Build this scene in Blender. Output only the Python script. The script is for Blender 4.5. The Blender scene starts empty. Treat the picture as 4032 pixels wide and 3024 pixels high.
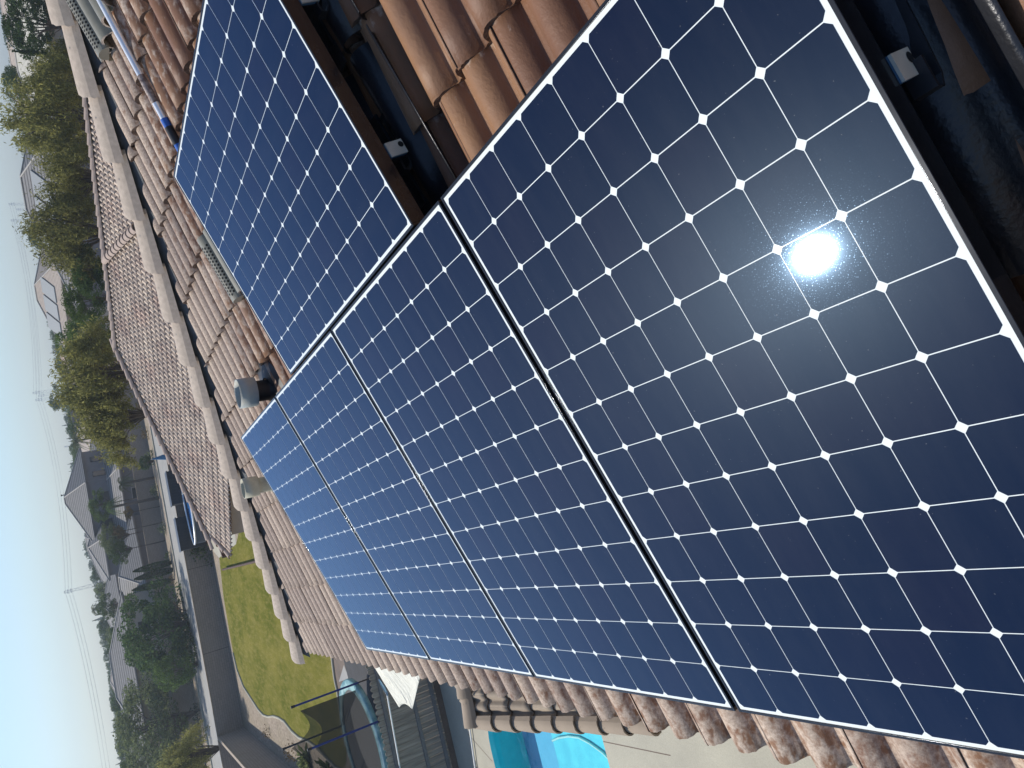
import bpy, bmesh, math, random
import numpy as np
from mathutils import Vector, Matrix
random.seed(7); rng = np.random.default_rng(7)
sc = bpy.context.scene
col = sc.collection
# ------------------------------------------------------------------ camera
F = 2854.596
CAM = np.array([1.52520494, -0.77275798, 0.89240433])
RW = np.array([[0.47661204, -0.25000658, -0.84281533],
               [-0.25635307, -0.95656821, 0.13878175],
               [-0.8409067, 0.14991324, -0.52000187]])
cd = bpy.data.cameras.new('camera'); cam = bpy.data.objects.new('camera', cd); col.objects.link(cam)
cd.sensor_width = 36; cd.lens = 36 * F / 4032; cd.clip_start = 0.05; cd.clip_end = 6000
mw = Matrix.Identity(4)
for r in range(3):
    mw[r][0] = RW[0][r]; mw[r][1] = -RW[1][r]; mw[r][2] = -RW[2][r]; mw[r][3] = CAM[r]
cam.matrix_world = mw
sc.camera = cam
# ------------------------------------------------------------------ sky, sun, exposure
SUN = Vector((-0.54273, -0.332243, 0.7714))
w = bpy.data.worlds.new("World"); sc.world = w; w.use_nodes = True
nt = w.node_tree; bg = nt.nodes['Background']
sky = nt.nodes.new('ShaderNodeTexSky'); sky.sky_type = 'NISHITA'; sky.sun_disc = False
sky.sun_elevation = math.asin(SUN.z); sky.sun_rotation = math.atan2(SUN.x, SUN.y)
sky.air_density = 1.0; sky.dust_density = 1.0; sky.ozone_density = 2.0; sky.altitude = 50
tint = nt.nodes.new('ShaderNodeMix'); tint.data_type = 'RGBA'; tint.blend_type = 'MULTIPLY'; tint.inputs[0].default_value = 1.0
nt.links.new(sky.outputs[0], tint.inputs[6]); tint.inputs[7].default_value = (0.86, 0.99, 1.12, 1)
nt.links.new(tint.outputs[2], bg.inputs[0]); bg.inputs[1].default_value = 0.132
sl = bpy.data.lights.new('sun', 'SUN'); so = bpy.data.objects.new('sun', sl); col.objects.link(so)
sl.energy = 4.4; sl.angle = math.radians(0.53); sl.color = (1.0, 0.95, 0.87)
so.rotation_euler = SUN.to_track_quat('Z', 'Y').to_euler()
sc.view_settings.view_transform = 'Standard'; sc.view_settings.look = 'None'
sc.view_settings.exposure = 0.0; sc.view_settings.gamma = 1.0
sc.cycles.use_denoising = True
sc.cycles.max_bounces = 8; sc.cycles.transparent_max_bounces = 24; sc.cycles.volume_bounces = 0
# ------------------------------------------------------------------ helpers
TH = math.atan(4 / 12); c_, s_ = math.cos(TH), math.sin(TH)
G = -6.5
def RP(u, v, n=0.0):
    """roof-plane coordinates (along eave, up slope, normal) to world"""
    return Vector((u, v * c_ - n * s_, v * s_ + n * c_))
MR = Matrix(((1, 0, 0), (0, c_, -s_), (0, s_, c_)))
def ray(x, y):
    d = RW.T @ np.array([(x - 2016) / F, (y - 1512) / F, 1.0]); return d / np.linalg.norm(d)
def atz(x, y, z=G):
    d = ray(x, y); return Vector(CAM + d * (z - CAM[2]) / d[2])
def atd(x, y, D):
    d = ray(x, y); return Vector(CAM + d * D / math.hypot(d[0], d[1]))
def atn(x, y, n):
    m = np.array(MR); Cp = m.T @ CAM; d = m.T @ ray(x, y); return Cp + d * (n - Cp[2]) / d[2]
def put(o, label=None, cat=None, group=None, kind=None, parent=None):
    if label: o['label'] = label
    if cat: o['category'] = cat
    if group: o['group'] = group
    if kind: o['kind'] = kind
    if parent is not None: o.parent = parent
    return o
def link(name, me, parent=None):
    o = bpy.data.objects.new(name, me); col.objects.link(o)
    if parent is not None: o.parent = parent
    return o
def empty(name, loc=(0, 0, 0), rz=0.0):
    o = bpy.data.objects.new(name, None); col.objects.link(o)
    o.location = loc; o.rotation_euler = (0, 0, rz); o.empty_display_size = 0.2
    return o
def copy_tree(o, parent=None):
    c = o.copy(); col.objects.link(c)
    if parent is not None:
        c.parent = parent
    for ch in list(o.children): copy_tree(ch, c)
    return c
class MB:
    """collects shapes; build() makes ONE mesh object"""
    def __init__(s): s.v = []; s.f = []; s.m = []; s.sm = []
    def add(s, vs, fs, mi=0, smooth=False):
        b = len(s.v); s.v += [tuple(q) for q in vs]
        for f in fs: s.f.append([b + i for i in f]); s.m.append(mi); s.sm.append(smooth)
    def quad(s, a, b, c, d, mi=0): s.add([a, b, c, d], [(0, 1, 2, 3)], mi)
    def box(s, x0, x1, y0, y1, z0, z1, mi=0, M=None):
        vs = [Vector((x, y, z)) for x in (x0, x1) for y in (y0, y1) for z in (z0, z1)]
        if M is not None: vs = [M @ q for q in vs]
        s.add(vs, [(0, 1, 3, 2), (4, 6, 7, 5), (0, 4, 5, 1), (2, 3, 7, 6), (0, 2, 6, 4), (1, 5, 7, 3)], mi)
    def tube(s, pts, r, n=10, mi=0, caps=True, smooth=True):
        pts = [Vector(p) for p in pts]
        rr = r if isinstance(r, (list, tuple)) else [r] * len(pts)
        vs = []; prev = None
        for i, p in enumerate(pts):
            t = (pts[min(i + 1, len(pts) - 1)] - pts[max(i - 1, 0)]).normalized()
            if prev is None:
                a = t.orthogonal().normalized()
            else:
                a = (prev - t * prev.dot(t))
                a = a.normalized() if a.length > 1e-6 else t.orthogonal().normalized()
            prev = a; b = t.cross(a)
            for k in range(n):
                q = 2 * math.pi * k / n; vs.append(p + (a * math.cos(q) + b * math.sin(q)) * rr[i])
        fs = []
        for i in range(len(pts) - 1):
            for k in range(n):
                k2 = (k + 1) % n; fs.append((i * n + k, i * n + k2, (i + 1) * n + k2, (i + 1) * n + k))
        s.add(vs, fs, mi, smooth)
        if caps:
            s.add(vs[:n][::-1], [tuple(range(n))], mi); s.add(vs[-n:], [tuple(range(n))], mi)
    def build(s, name, mats, parent=None, bevel=0):
        me = bpy.data.meshes.new(name); me.from_pydata(s.v, [], s.f)
        for m in (mats if isinstance(mats, (list, tuple)) else [mats]): me.materials.append(m)
        me.polygons.foreach_set('material_index', s.m); me.polygons.foreach_set('use_smooth', s.sm)
        me.update(); o = link(name, me, parent)
        if bevel:
            b = o.modifiers.new('bevel', 'BEVEL'); b.width = bevel; b.segments = 2; b.limit_method = 'ANGLE'
        return o
# ------------------------------------------------------------------ materials
def newmat(name):
    m = bpy.data.materials.new(name); m.use_nodes = True
    return m, m.node_tree, m.node_tree.nodes['Principled BSDF']
def N(nt, t, **k):
    n = nt.nodes.new(t)
    for a, b in k.items():
        if a == 'inp':
            for i, q in b.items(): n.inputs[i].default_value = q
        else: setattr(n, a, b)
    return n
def ramp(nt, fac, stops):
    r = N(nt, 'ShaderNodeValToRGB'); nt.links.new(fac, r.inputs[0])
    e = r.color_ramp.elements
    while len(e) < len(stops): e.new(0.5)
    for q, (p, c) in zip(e, stops):
        q.position = p; q.color = (c[0], c[1], c[2], 1) if hasattr(c, '__len__') else (c, c, c, 1)
    return r.outputs[0]
def mix(nt, fac, a, b, mode='MIX'):
    m = N(nt, 'ShaderNodeMix', data_type='RGBA', blend_type=mode)
    for s, q in ((m.inputs[0], fac), (m.inputs[6], a), (m.inputs[7], b)):
        if isinstance(q, (int, float)): s.default_value = q
        elif isinstance(q, tuple): s.default_value = (*q, 1)
        else: nt.links.new(q, s)
    return m.outputs[2]
def noise(nt, scale, detail=4, rough=0.55, coord='Object', stretch=None, off=None):
    tc = N(nt, 'ShaderNodeTexCoord'); src = tc.outputs[coord]
    if coord == 'World':
        pass
    if stretch or off:
        mp = N(nt, 'ShaderNodeMapping'); nt.links.new(src, mp.inputs[0])
        if stretch: mp.inputs['Scale'].default_value = stretch
        if off: mp.inputs['Location'].default_value = off
        src = mp.outputs[0]
    n = N(nt, 'ShaderNodeTexNoise', inp={'Scale': scale, 'Detail': detail, 'Roughness': rough})
    nt.links.new(src, n.inputs['Vector']); return n.outputs[0]
def bump(nt, b, h, strength, dist=0.01):
    n = N(nt, 'ShaderNodeBump', inp={'Strength': strength, 'Distance': dist})
    nt.links.new(h, n.inputs['Height']); nt.links.new(n.outputs[0], b.inputs['Normal'])
def simple(name, c, rough=0.7, metal=0.0, var=0.25, scale=8, c2=None, bmp=0.0, bd=0.01, coat=0.0, spec=None, stretch=None):
    m, nt, b = newmat(name)
    n = noise(nt, scale, stretch=stretch)
    lo = tuple(q * (1 - var) for q in c); hi = c2 or tuple(min(1, q * (1 + var)) for q in c)
    nt.links.new(ramp(nt, n, [(0.3, lo), (0.7, hi)]), b.inputs['Base Color'])
    b.inputs['Roughness'].default_value = rough; b.inputs['Metallic'].default_value = metal
    b.inputs['Coat Weight'].default_value = coat
    if spec is not None: b.inputs['Specular IOR Level'].default_value = spec
    if bmp: bump(nt, b, noise(nt, scale * 6, stretch=stretch), bmp, bd)
    return m
def tile_mat(name, clean, dusty, dark, blotch, wet=True, gs=1.0):
    """concrete roof tile: attribute tc = (random per tile, place along tile, cleanliness)"""
    m, nt, b = newmat(name); L = nt.links
    at = N(nt, 'ShaderNodeAttribute', attribute_name='tc'); sp = N(nt, 'ShaderNodeSeparateColor'); L.new(at.outputs[0], sp.inputs[0])
    big = noise(nt, 3.0 * gs, 5, 0.6); med = noise(nt, 34 * gs, 6, 0.62, stretch=(1, 0.6, 1)); fine = noise(nt, 85 * gs, 6, 0.75)
    # clean surface colour
    cl = mix(nt, ramp(nt, big, [(0.35, 0.0), (0.7, 1.0)]), clean, dark)
    # dust cover: more where cleanliness is low, always at head of each tile
    def math_(op, a, b_, cl_=False):
        q = N(nt, 'ShaderNodeMath', operation=op, use_clamp=cl_)
        for i, z in enumerate((a, b_)):
            if isinstance(z, (int, float)): q.inputs[i].default_value = z
            else: L.new(z, q.inputs[i])
        return q.outputs[0]
    head = math_('MULTIPLY', math_('SUBTRACT', sp.outputs[1], 0.80), 4.0, True)
    dust = math_('SUBTRACT', 1.0, sp.outputs[2])
    dust = math_('MAXIMUM', dust, math_('MULTIPLY', head, 0.75))
    thr = math_('ADD', math_('MULTIPLY', dust, 1.25), math_('MULTIPLY', math_('SUBTRACT', med, 0.5), 2.2))
    fac = ramp(nt, math_('SUBTRACT', thr, 0.12), [(0.26, 0.0), (0.60, 1.0)])
    dcol = mix(nt, ramp(nt, fine, [(0.40, 0.0), (0.66, 1.0)]), dusty, blotch)
    colr = mix(nt, fac, cl, dcol)
    hs = N(nt, 'ShaderNodeHueSaturation'); L.new(colr, hs.inputs['Color'])
    L.new(math_('ADD', 0.82, math_('MULTIPLY', sp.outputs[0], 0.36)), hs.inputs['Value'])
    L.new(math_('ADD', 0.496, math_('MULTIPLY', sp.outputs[0], 0.008)), hs.inputs['Hue'])
    L.new(hs.outputs[0], b.inputs['Base Color'])
    if wet:
        rr = ramp(nt, fac, [(0.1, 0.50), (0.8, 0.85)]); L.new(rr, b.inputs['Roughness'])
        b.inputs['Specular IOR Level'].default_value = 0.35
    else: b.inputs['Roughness'].default_value = 0.85
    h = math_('ADD', fine, math_('MULTIPLY', med, 1.6)); bump(nt, b, h, 0.45, 0.004)
    return m
M_ = {}
M_['tile'] = tile_mat('tile_brown', (0.250, 0.124, 0.062), (0.520, 0.410, 0.318), (0.180, 0.094, 0.058), (0.290, 0.205, 0.155))
M_['tile_edge'] = simple('tile_broken_edge', (0.15, 0.10, 0.07), 0.75, var=0.5, scale=60, bmp=1.0, bd=0.01)
M_['cap'] = simple('hip_cap', (0.43, 0.35, 0.275), 0.85, var=0.15, scale=30, bmp=0.5, bd=0.004)
M_['tile_far'] = tile_mat('tile_blend', (0.50, 0.35, 0.265), (0.56, 0.45, 0.345), (0.42, 0.345, 0.27), (0.50, 0.385, 0.295), wet=False, gs=0.4)
M_['cap_far'] = simple('ridge_cap', (0.40, 0.305, 0.245), 0.85, var=0.15, scale=2)
M_['tile_low'] = tile_mat('tile_tan', (0.31, 0.24, 0.17), (0.36, 0.29, 0.21), (0.27, 0.21, 0.15), (0.33, 0.26, 0.19), wet=False, gs=0.6)
M_['cap_low'] = simple('rake_cap', (0.32, 0.25, 0.18), 0.85, var=0.10, scale=4, bmp=0.3, bd=0.004)
M_['paper'] = simple('roof_paper', (0.085, 0.088, 0.09), 0.8, var=0.3, scale=12, bmp=0.4)
M_['frame'] = simple('black_anodised_frame', (0.030, 0.032, 0.036), 0.13, metal=0.6, var=0.15, scale=30)
M_['rail'] = simple('rail_aluminium', (0.05, 0.05, 0.055), 0.42, metal=0.7, var=0.2, scale=20)
M_['endcap'] = simple('rail_end_cap', (0.46, 0.43, 0.35), 0.6, var=0.08, scale=30)
M_['capblue'] = simple('rail_end_cap_side', (0.05, 0.12, 0.20), 0.5, var=0.1)
M_['flash'] = simple('black_flashing', (0.018, 0.019, 0.023), 0.33, metal=0.2, var=0.3, scale=14, bmp=0.2)
M_['vent'] = simple('painted_vent_metal', (0.23, 0.215, 0.165), 0.42, var=0.10, scale=15, bmp=0.08)
M_['ventedge'] = simple('bare_metal_edge', (0.75, 0.76, 0.74), 0.22, metal=0.9, var=0.1)
M_['hole'] = simple('dark_hole', (0.004, 0.004, 0.004), 0.9, var=0.1)
M_['pipe'] = simple('painted_pipe', (0.46, 0.43, 0.31), 0.55, var=0.12, scale=18)
M_['pipegrey'] = simple('pipe_grey_paint', (0.34, 0.38, 0.37), 0.5, var=0.1, scale=12, c2=(0.44, 0.41, 0.32))
M_['pipeblack'] = simple('plain_black', (0.012, 0.012, 0.014), 0.5, var=0.2)
M_['alu'] = simple('brushed_aluminium', (0.85, 0.86, 0.86), 0.38, metal=0.55, var=0.06, scale=20, stretch=(1, 1, 1))
M_['grime'] = simple('grimy_paint', (0.18, 0.09, 0.08), 0.6, var=0.6, scale=55, c2=(0.45, 0.38, 0.33))
M_['bluetape'] = simple('blue_tape', (0.02, 0.11, 0.42), 0.55, var=0.15)
M_['grip'] = simple('black_rubber_grip', (0.014, 0.016, 0.02), 0.6, var=0.2)
M_['red'] = simple('red_paint', (0.35, 0.03, 0.02), 0.6)
M_['stucco'] = simple('stucco', (0.40, 0.33, 0.26), 0.9, var=0.06, scale=3, bmp=0.3)
M_['stucco_grey'] = simple('stucco_grey', (0.15, 0.14, 0.145), 0.9, var=0.06, scale=2)
M_['stucco_pink'] = simple('stucco_pinkish', (0.36, 0.27, 0.23), 0.9, var=0.08, scale=2)
M_['fascia'] = simple('brown_fascia', (0.10, 0.05, 0.035), 0.7)
M_['white'] = simple('white_paint', (0.72, 0.71, 0.66), 0.5, var=0.06)
M_['cream'] = simple('cream_canvas', (0.68, 0.66, 0.55), 0.75, var=0.05, scale=3)
def canvas():
    m, nt, b = newmat('canvas'); b.inputs['Base Color'].default_value = (0.70, 0.68, 0.57, 1)
    b.inputs['Roughness'].default_value = 0.8; bump(nt, b, noise(nt, 3, stretch=(5, 1, 1)), 1.0, 0.10); return m
M_['canvas'] = canvas()
def solar_mats():
    out = []
    for nm in ('solar_cell', 'solar_backsheet'):
        m, nt, b = newmat(nm); L = nt.links; cell = nm == 'solar_cell'
        if cell:
            at = N(nt, 'ShaderNodeAttribute', attribute_name='cellr')
            L.new(ramp(nt, at.outputs[2], [(0.0, (0.0016, 0.0044, 0.017)), (0.5, (0.0022, 0.0054, 0.019)), (1.0, (0.0040, 0.0046, 0.017))]), b.inputs['Base Color'])
            b.inputs['Roughness'].default_value = 0.33; b.inputs['Specular IOR Level'].default_value = 0.055; b.inputs['Specular Tint'].default_value = (0.55, 0.78, 1.0, 1)
        else:
            b.inputs['Base Color'].default_value = (0.70, 0.73, 0.70, 1); b.inputs['Roughness'].default_value = 0.6; b.inputs['Specular IOR Level'].default_value = 0.1
        # light dust and dried water marks on the glass
        du = N(nt, 'ShaderNodeBsdfDiffuse', inp={0: (0.55, 0.52, 0.47, 1)})
        d1 = ramp(nt, noise(nt, 5, 8, 0.7, stretch=(3.0, 0.8, 1)), [(0.42, 0.0), (0.80, 0.012)]); d2 = ramp(nt, noise(nt, 150, 2, 0.5), [(0.735, 0.0), (0.76, 0.16)])
        ad = N(nt, 'ShaderNodeMath', operation='ADD'); L.new(d1, ad.inputs[0]); L.new(d2, ad.inputs[1])
        m0 = N(nt, 'ShaderNodeMixShader'); L.new(ad.outputs[0], m0.inputs[0]); L.new(b.outputs[0], m0.inputs[1]); L.new(du.outputs[0], m0.inputs[2])
        gl = N(nt, 'ShaderNodeBsdfGlossy'); gl.inputs['Color'].default_value = (0.36, 0.57, 0.87, 1) if cell else (0.8, 0.9, 1, 1)
        L.new(ramp(nt, noise(nt, 420, 2, 0.6), [(0.62, 0.052), (0.80, 0.17)]), gl.inputs['Roughness'])
        fz = N(nt, 'ShaderNodeFresnel', inp={'IOR': 1.40}); mx = N(nt, 'ShaderNodeMixShader'); L.new(fz.outputs[0], mx.inputs[0]); L.new(m0.outputs[0], mx.inputs[1]); L.new(gl.outputs[0], mx.inputs[2])
        L.new(mx.outputs[0], nt.nodes['Material Output'].inputs[0]); out.append(m)
    return out
M_['cell'], M_['back'] = solar_mats()
def foliage(name, c1, c2, trans=0.25):
    m, nt, b = newmat(name); L = nt.links
    oi = N(nt, 'ShaderNodeObjectInfo'); g = N(nt, 'ShaderNodeNewGeometry')
    n = N(nt, 'ShaderNodeTexNoise', inp={'Scale': 0.9, 'Detail': 3}); L.new(g.outputs['Position'], n.inputs['Vector'])
    r = N(nt, 'ShaderNodeMath', operation='MULTIPLY_ADD', inp={1: 0.6, 2: 0.0}); L.new(g.outputs['Random Per Island'], r.inputs[0])
    a = N(nt, 'ShaderNodeMath', operation='MULTIPLY_ADD', inp={1: 0.6}); L.new(n.outputs[0], a.inputs[0]); L.new(r.outputs[0], a.inputs[2])
    cr = ramp(nt, a.outputs[0], [(0.1, c1), (0.85, c2)])
    hs = N(nt, 'ShaderNodeHueSaturation'); L.new(cr, hs.inputs['Color'])
    v = N(nt, 'ShaderNodeMath', operation='MULTIPLY_ADD', inp={1: 0.5, 2: 0.75}); L.new(oi.outputs['Random'], v.inputs[0]); L.new(v.outputs[0], hs.inputs['Value'])
    L.new(hs.outputs[0], b.inputs['Base Color']); b.inputs['Roughness'].default_value = 0.7; b.inputs['Specular IOR Level'].default_value = 0.08
    t = N(nt, 'ShaderNodeBsdfTranslucent'); L.new(hs.outputs[0], t.inputs[0])
    mx = N(nt, 'ShaderNodeMixShader', inp={0: trans}); L.new(b.outputs[0], mx.inputs[1]); L.new(t.outputs[0], mx.inputs[2])
    L.new(mx.outputs[0], nt.nodes['Material Output'].inputs[0]); return m
M_['leaf_dark'] = foliage('leaf_dark', (0.018, 0.036, 0.012), (0.085, 0.135, 0.040), 0.42)
M_['leaf_olive'] = foliage('leaf_olive', (0.065, 0.070, 0.020), (0.30, 0.285, 0.090), 0.55)
M_['leaf_green'] = foliage('leaf_green', (0.03, 0.055, 0.014), (0.12, 0.18, 0.04), 0.4)
M_['leaf_grey'] = foliage('leaf_grey', (0.055, 0.075, 0.030), (0.20, 0.235, 0.10), 0.48)
M_['leaf_rust'] = foliage('leaf_rust', (0.10, 0.07, 0.025), (0.22, 0.15, 0.06), 0.25)
M_['bark'] = simple('bark', (0.10, 0.075, 0.055), 0.9, var=0.35, scale=6, bmp=0.8, bd=0.05)
# =================================================================== OUR HOUSE: the roof we stand on
PITCH = 0.1495; EXPO = 0.3525; V0 = -1.85; BASE = -0.221      # crest at about n = -0.16
def barrel_h(t):                        # t in barrels, 0 = joint side just left of a crest
    t = (t + 0.53) % 1.0                # the joint lies just left of a crest
    if t < 0.21 or t > 0.985:
        return 0.002 + 0.004 * abs(t - 0.12) if t < 0.21 else 0.002
    q = (t - 0.21) / 0.775
    return 0.002 + 0.050 * math.sin(math.pi * q ** 1.08) ** 0.52
def tilefield(name, parent, mats, frame, i0, i1, k0, k1, u_off=0.125, seg=12, pitch=PITCH, expo=EXPO, v0=V0, base=BASE,
              clips=(), clean=lambda u, v: 0.3, thick=0.027, jit=0.0035, hs=1.0, skip=None):
    O, U, V, Nn = [np.array(q, float) for q in frame]
    nu = 2 * seg; P = []; Fs = []; mi = []; tc = []
    vrow = [0.0, 0.012, 0.5, 1.0, 1.10]
    for k in range(k0, k1):
        for i in range(i0, i1):
            ua = u_off + 2 * pitch * i + (pitch if k % 2 else 0)
            if skip and skip(ua, v0 + expo * k): continue
            rj = random.random(); dv = random.uniform(-jit, jit); du = random.uniform(-jit, jit) * 0.5; dn = random.uniform(-0.5, 1) * jit * 0.7
            tl = random.uniform(-1, 1) * jit; b = len(P)
            # five rows: butt bottom, butt top, mid, head
            for r, (vv, zt) in enumerate(((0.0, -0.003), (0.0, thick), (0.3, thick * 0.75), (0.7, thick * 0.4), (1.12, 0.0))):
                for j in range(nu + 1):
                    t = j / seg; uu = ua + pitch * t + du + (0.003 if j == nu else 0)
                    rag = (random.uniform(-1, 1) * 0.0022 if r == 1 else 0)
                    vq = v0 + expo * (k + vv) + dv + rag + tl * (t - 1) * (1 if r < 2 else 0)
                    h = base + barrel_h(t % 1.0 if j < nu else 0.0) * hs + zt + dn + 0.003 * (t / 2) * (0 if r == 0 else 1)
                    if r == 0: h = base + barrel_h(t % 1.0 if j < nu else 0.0) * hs - 0.004; vq += 0.004
                    P.append(O + U * uu + V * vq + Nn * h)
                    cl = clean(uu, vq); tc.append((rj, min(1, vv), cl, 1))
            # side lip
            for r in range(4):
                for j in range(nu):
                    a = b + r * (nu + 1) + j; Fs.append((a, a + 1, a + nu + 2, a + nu + 1)); mi.append(1 if r == 0 else 0)
            e = len(P)
            for r in range(1, 5):
                P.append(np.array(P[b + r * (nu + 1) + nu]) - Nn * 0.006); tc.append((rj, 0.2, 0.9, 1))
            for r in range(3):
                a = b + (r + 1) * (nu + 1) + nu; Fs.append((a, e + r, e + r + 1, a + nu + 1)); mi.append(1)
    me = bpy.data.meshes.new(name); me.from_pydata([tuple(q) for q in P], [], Fs)
    ca = me.color_attributes.new('tc', 'FLOAT_COLOR', 'POINT'); ca.data.foreach_set('color', np.array(tc, dtype=np.float32).ravel())
    me.polygons.foreach_set('material_index', mi); me.polygons.foreach_set('use_smooth', [m == 0 for m in mi])
    for m in mats: me.materials.append(m)
    if clips:
        bm = bmesh.new(); bm.from_mesh(me)
        for co, no in clips:
            bmesh.ops.bisect_plane(bm, geom=bm.verts[:] + bm.edges[:] + bm.faces[:], plane_co=co, plane_no=no, clear_outer=True)
        bm.to_mesh(me); bm.free()
    return link(name, me, parent)
house = empty('house', (0, 3.0, G)); put(house, 'beige two storey house with brown barrel tile roof carrying the solar panels', 'house')
def keep(o):      # child keeps world coordinates although its parent is moved
    o.matrix_parent_inverse = o.parent.matrix_basis.inverted() if o.parent else Matrix(); return o
HX = -4.53                                    # hip line: X = Y + HX
def clean_main(u, v):
    x = u; hip = (u - (v * c_ + HX)) / 1.41   # metres inside from the hip
    q = 0.10 + 0.62 * min(1, max(0, (hip - 0.25) / 1.1))
    if v > 0.9 and u < -1.3: q += 0.18
    if u > -0.6 and v > -1.5: q = 1.0
    if v < -1.45: q = 0.50 if u > -1.0 else 0.42 if u > -2.4 else 0.24
    if u < -3.6 and v < 0.2: q = min(q, 0.22)
    return max(0, min(1, q))
frame_main = ((0, 0, 0), (1, 0, 0), RP(0, 1, 0), RP(0, 0, 1))
def skipv(u, v):
    return -2.12 < u < -1.75 and False
roof = tilefield('tiled_roof', house, [M_['tile'], M_['tile_edge']], frame_main, -24, 13, 0, 16,
                 clips=[((HX + 0.17, 0, 0), (-1, 1, 0)), ((3.9, 0, 0), (1, 0, 0))], clean=clean_main, seg=20)
keep(roof)
# deck / underlayment under the tiles
mb = MB()
hipx = lambda v: v * c_ + HX
mb.add([RP(hipx(V0 + .02) + 0.02, V0 + .02, -0.24), RP(4.0, V0 + .02, -0.24), RP(4.0, 3.68, -0.24), RP(hipx(3.68), 3.68, -0.24)], [(0, 1, 2, 3)])
# raised nailer board under the hip caps (grey, papered)
A = RP(hipx(V0), V0, -0.145); B = RP(hipx(3.68), 3.68, -0.145)
for sx, sy in ((1, -1), (-1, 1)):
    o_ = Vector((sx, sy, 0)) * 0.085
    mb.add([A + o_ * 0.3, B + o_ * 0.3, B + o_ + Vector((0, 0, -0.07)), A + o_ + Vector((0, 0, -0.07))], [(0, 1, 2, 3)])
keep(mb.build('underlayment', M_['paper'], house))
# hip caps, each a part of the roof
def cap_mesh(L=0.42, w0=0.122, w1=0.094, h0=0.100, h1=0.074, t=0.016):
    mb = MB(); n = 14; rows = []
    def pr(q, w, h):      # flat flanks, crease, rounded crown
        a = math.pi * q / n; c = math.cos(a)
        if q <= 3: f = q / 3; return (w * (1 - 0.16 * f), h * 0.46 * f)
        if q >= n - 3: f = (n - q) / 3; return (-w * (1 - 0.16 * f), h * 0.46 * f)
        b = math.pi * (0.16 + 0.68 * (q - 3) / (n - 6)); return (0.84 * w * math.cos(b) / math.cos(0.16 * math.pi), h * (0.46 + 0.54 * (math.sin(b) - math.sin(0.16 * math.pi)) / (1 - math.sin(0.16 * math.pi))))
    for (yy, wq, hq) in ((0, w0, h0), (0.03, w0 * .99, h0), (L, w1, h1)):
        rows.append([(pr(k, wq, hq)[0], yy + (0.004 * math.sin(k * 2.3) if yy < 0.01 else 0), pr(k, wq, hq)[1]) for k in range(n + 1)])
        rows.append([(pr(k, wq - t, hq - t)[0], yy, pr(k, wq - t, hq - t)[1]) for k in range(n + 1)])
    vs = [p for r in rows for p in r]; m = n + 1; fs = []
    for a, b in ((0, 2), (2, 4)):
        for k in range(3, n - 3): fs.append((a * m + k, a * m + k + 1, b * m + k + 1, b * m + k))
    mb.add(vs, fs, 0, True); fs = []
    for a, b in ((0, 2), (2, 4)):
        for k in list(range(3)) + list(range(n - 3, n)): fs.append((a * m + k, a * m + k + 1, b * m + k + 1, b * m + k))
    mb.add(vs, fs, 0, True)
    fs = []
    for k in range(n): fs.append((k, m + k, m + k + 1, k + 1))
    for k in (0, n): fs += [(0 * m + k, 4 * m + k, 5 * m + k, 1 * m + k)]
    for k in range(n): fs.append((1 * m + k, 5 * m + k, 5 * m + k + 1, 1 * m + k + 1))
    mb.add(vs, fs, 0)
    mb.add([(0.050 + 0.005 * math.cos(q), 0.24 + 0.005 * math.sin(q), h0 * 0.865) for q in [i * math.pi / 4 for i in range(8)]], [tuple(range(8))], 1)
    return mb
capm = cap_mesh(); cap0 = capm.build('hip_tile', [M_['cap'], M_['hole']], roof); capmesh = cap0.data
hd = Vector((1, 1, math.tan(TH))).normalized()        # up the hip
def cap_matrix(p, d, upish=Vector((0, 0, 1)), roll=0):
    x = d.cross(upish).normalized(); z = x.cross(d).normalized()
    m = Matrix.Identity(4)
    for r in range(3): m[r][0] = x[r]; m[r][1] = d[r]; m[r][2] = z[r]; m[r][3] = p[r]
    return m @ Matrix.Rotation(roll, 4, 'Y')
inv_roof = None
def place_caps(first, parent, p0, d, n, expo, lift=0.012, tilt=0.055, s=1.0, upish=Vector((0, 0, 1))):
    for k in range(n):
        o = first if k == 0 else first.copy()
        if k: col.objects.link(o)
        o.parent = parent; o.matrix_parent_inverse = Matrix()
        dd = (d + Vector((0, 0, -tilt))).normalized()
        p = p0 + d * (expo * k) + Vector((random.uniform(-.004, .004), random.uniform(-.004, .004), lift))
        mm = cap_matrix(p, dd, upish, random.uniform(-0.04, 0.04)) @ Matrix.Scale(s, 4)
        base = parent.matrix_basis if parent.parent is None else (parent.parent.matrix_basis @ parent.matrix_parent_inverse @ parent.matrix_basis)
        o.matrix_basis = base.inverted() @ mm
P0 = RP(hipx(V0 - 0.05), V0 - 0.05, -0.16)
place_caps(cap0, roof, P0, hd, 17, 0.362)
# west face beyond the hip, back face, ridge
fW = ((0, 0, 0), (0, -1, 0), Vector((1, 0, math.tan(TH))).normalized(), Vector((-math.tan(TH), 0, 1)).normalized())
ex = RP(0, V0, -0.175)                         # eave height/line
eav = ex.z; eavY = ex.y; eavX = eavY + HX
tw = tilefield('tiled_roof', house, [M_['tile'], M_['tile_edge']], ((eavX, eavY, eav - 0.02), fW[1], fW[2], fW[3]), -20, 1, 0, 14, u_off=0.0, seg=5, v0=0, base=-0.03,
               clips=[((HX - 0.12, 0, 0), (1, -1, 0))], clean=lambda u, v: 0.2)
keep(tw)
mb = MB()                                      # walls under the roof, fascia
mb.box(eavX + 0.6, 8.0, eavY + 0.6, 9.0, G, eav - 0.12)
keep(mb.build('wall', M_['stucco'], house))
mb = MB()
mb.box(eavX + 0.05, 8.0, eavY + 0.04, eavY + 0.09, eav - 0.22, eav - 0.05)
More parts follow.
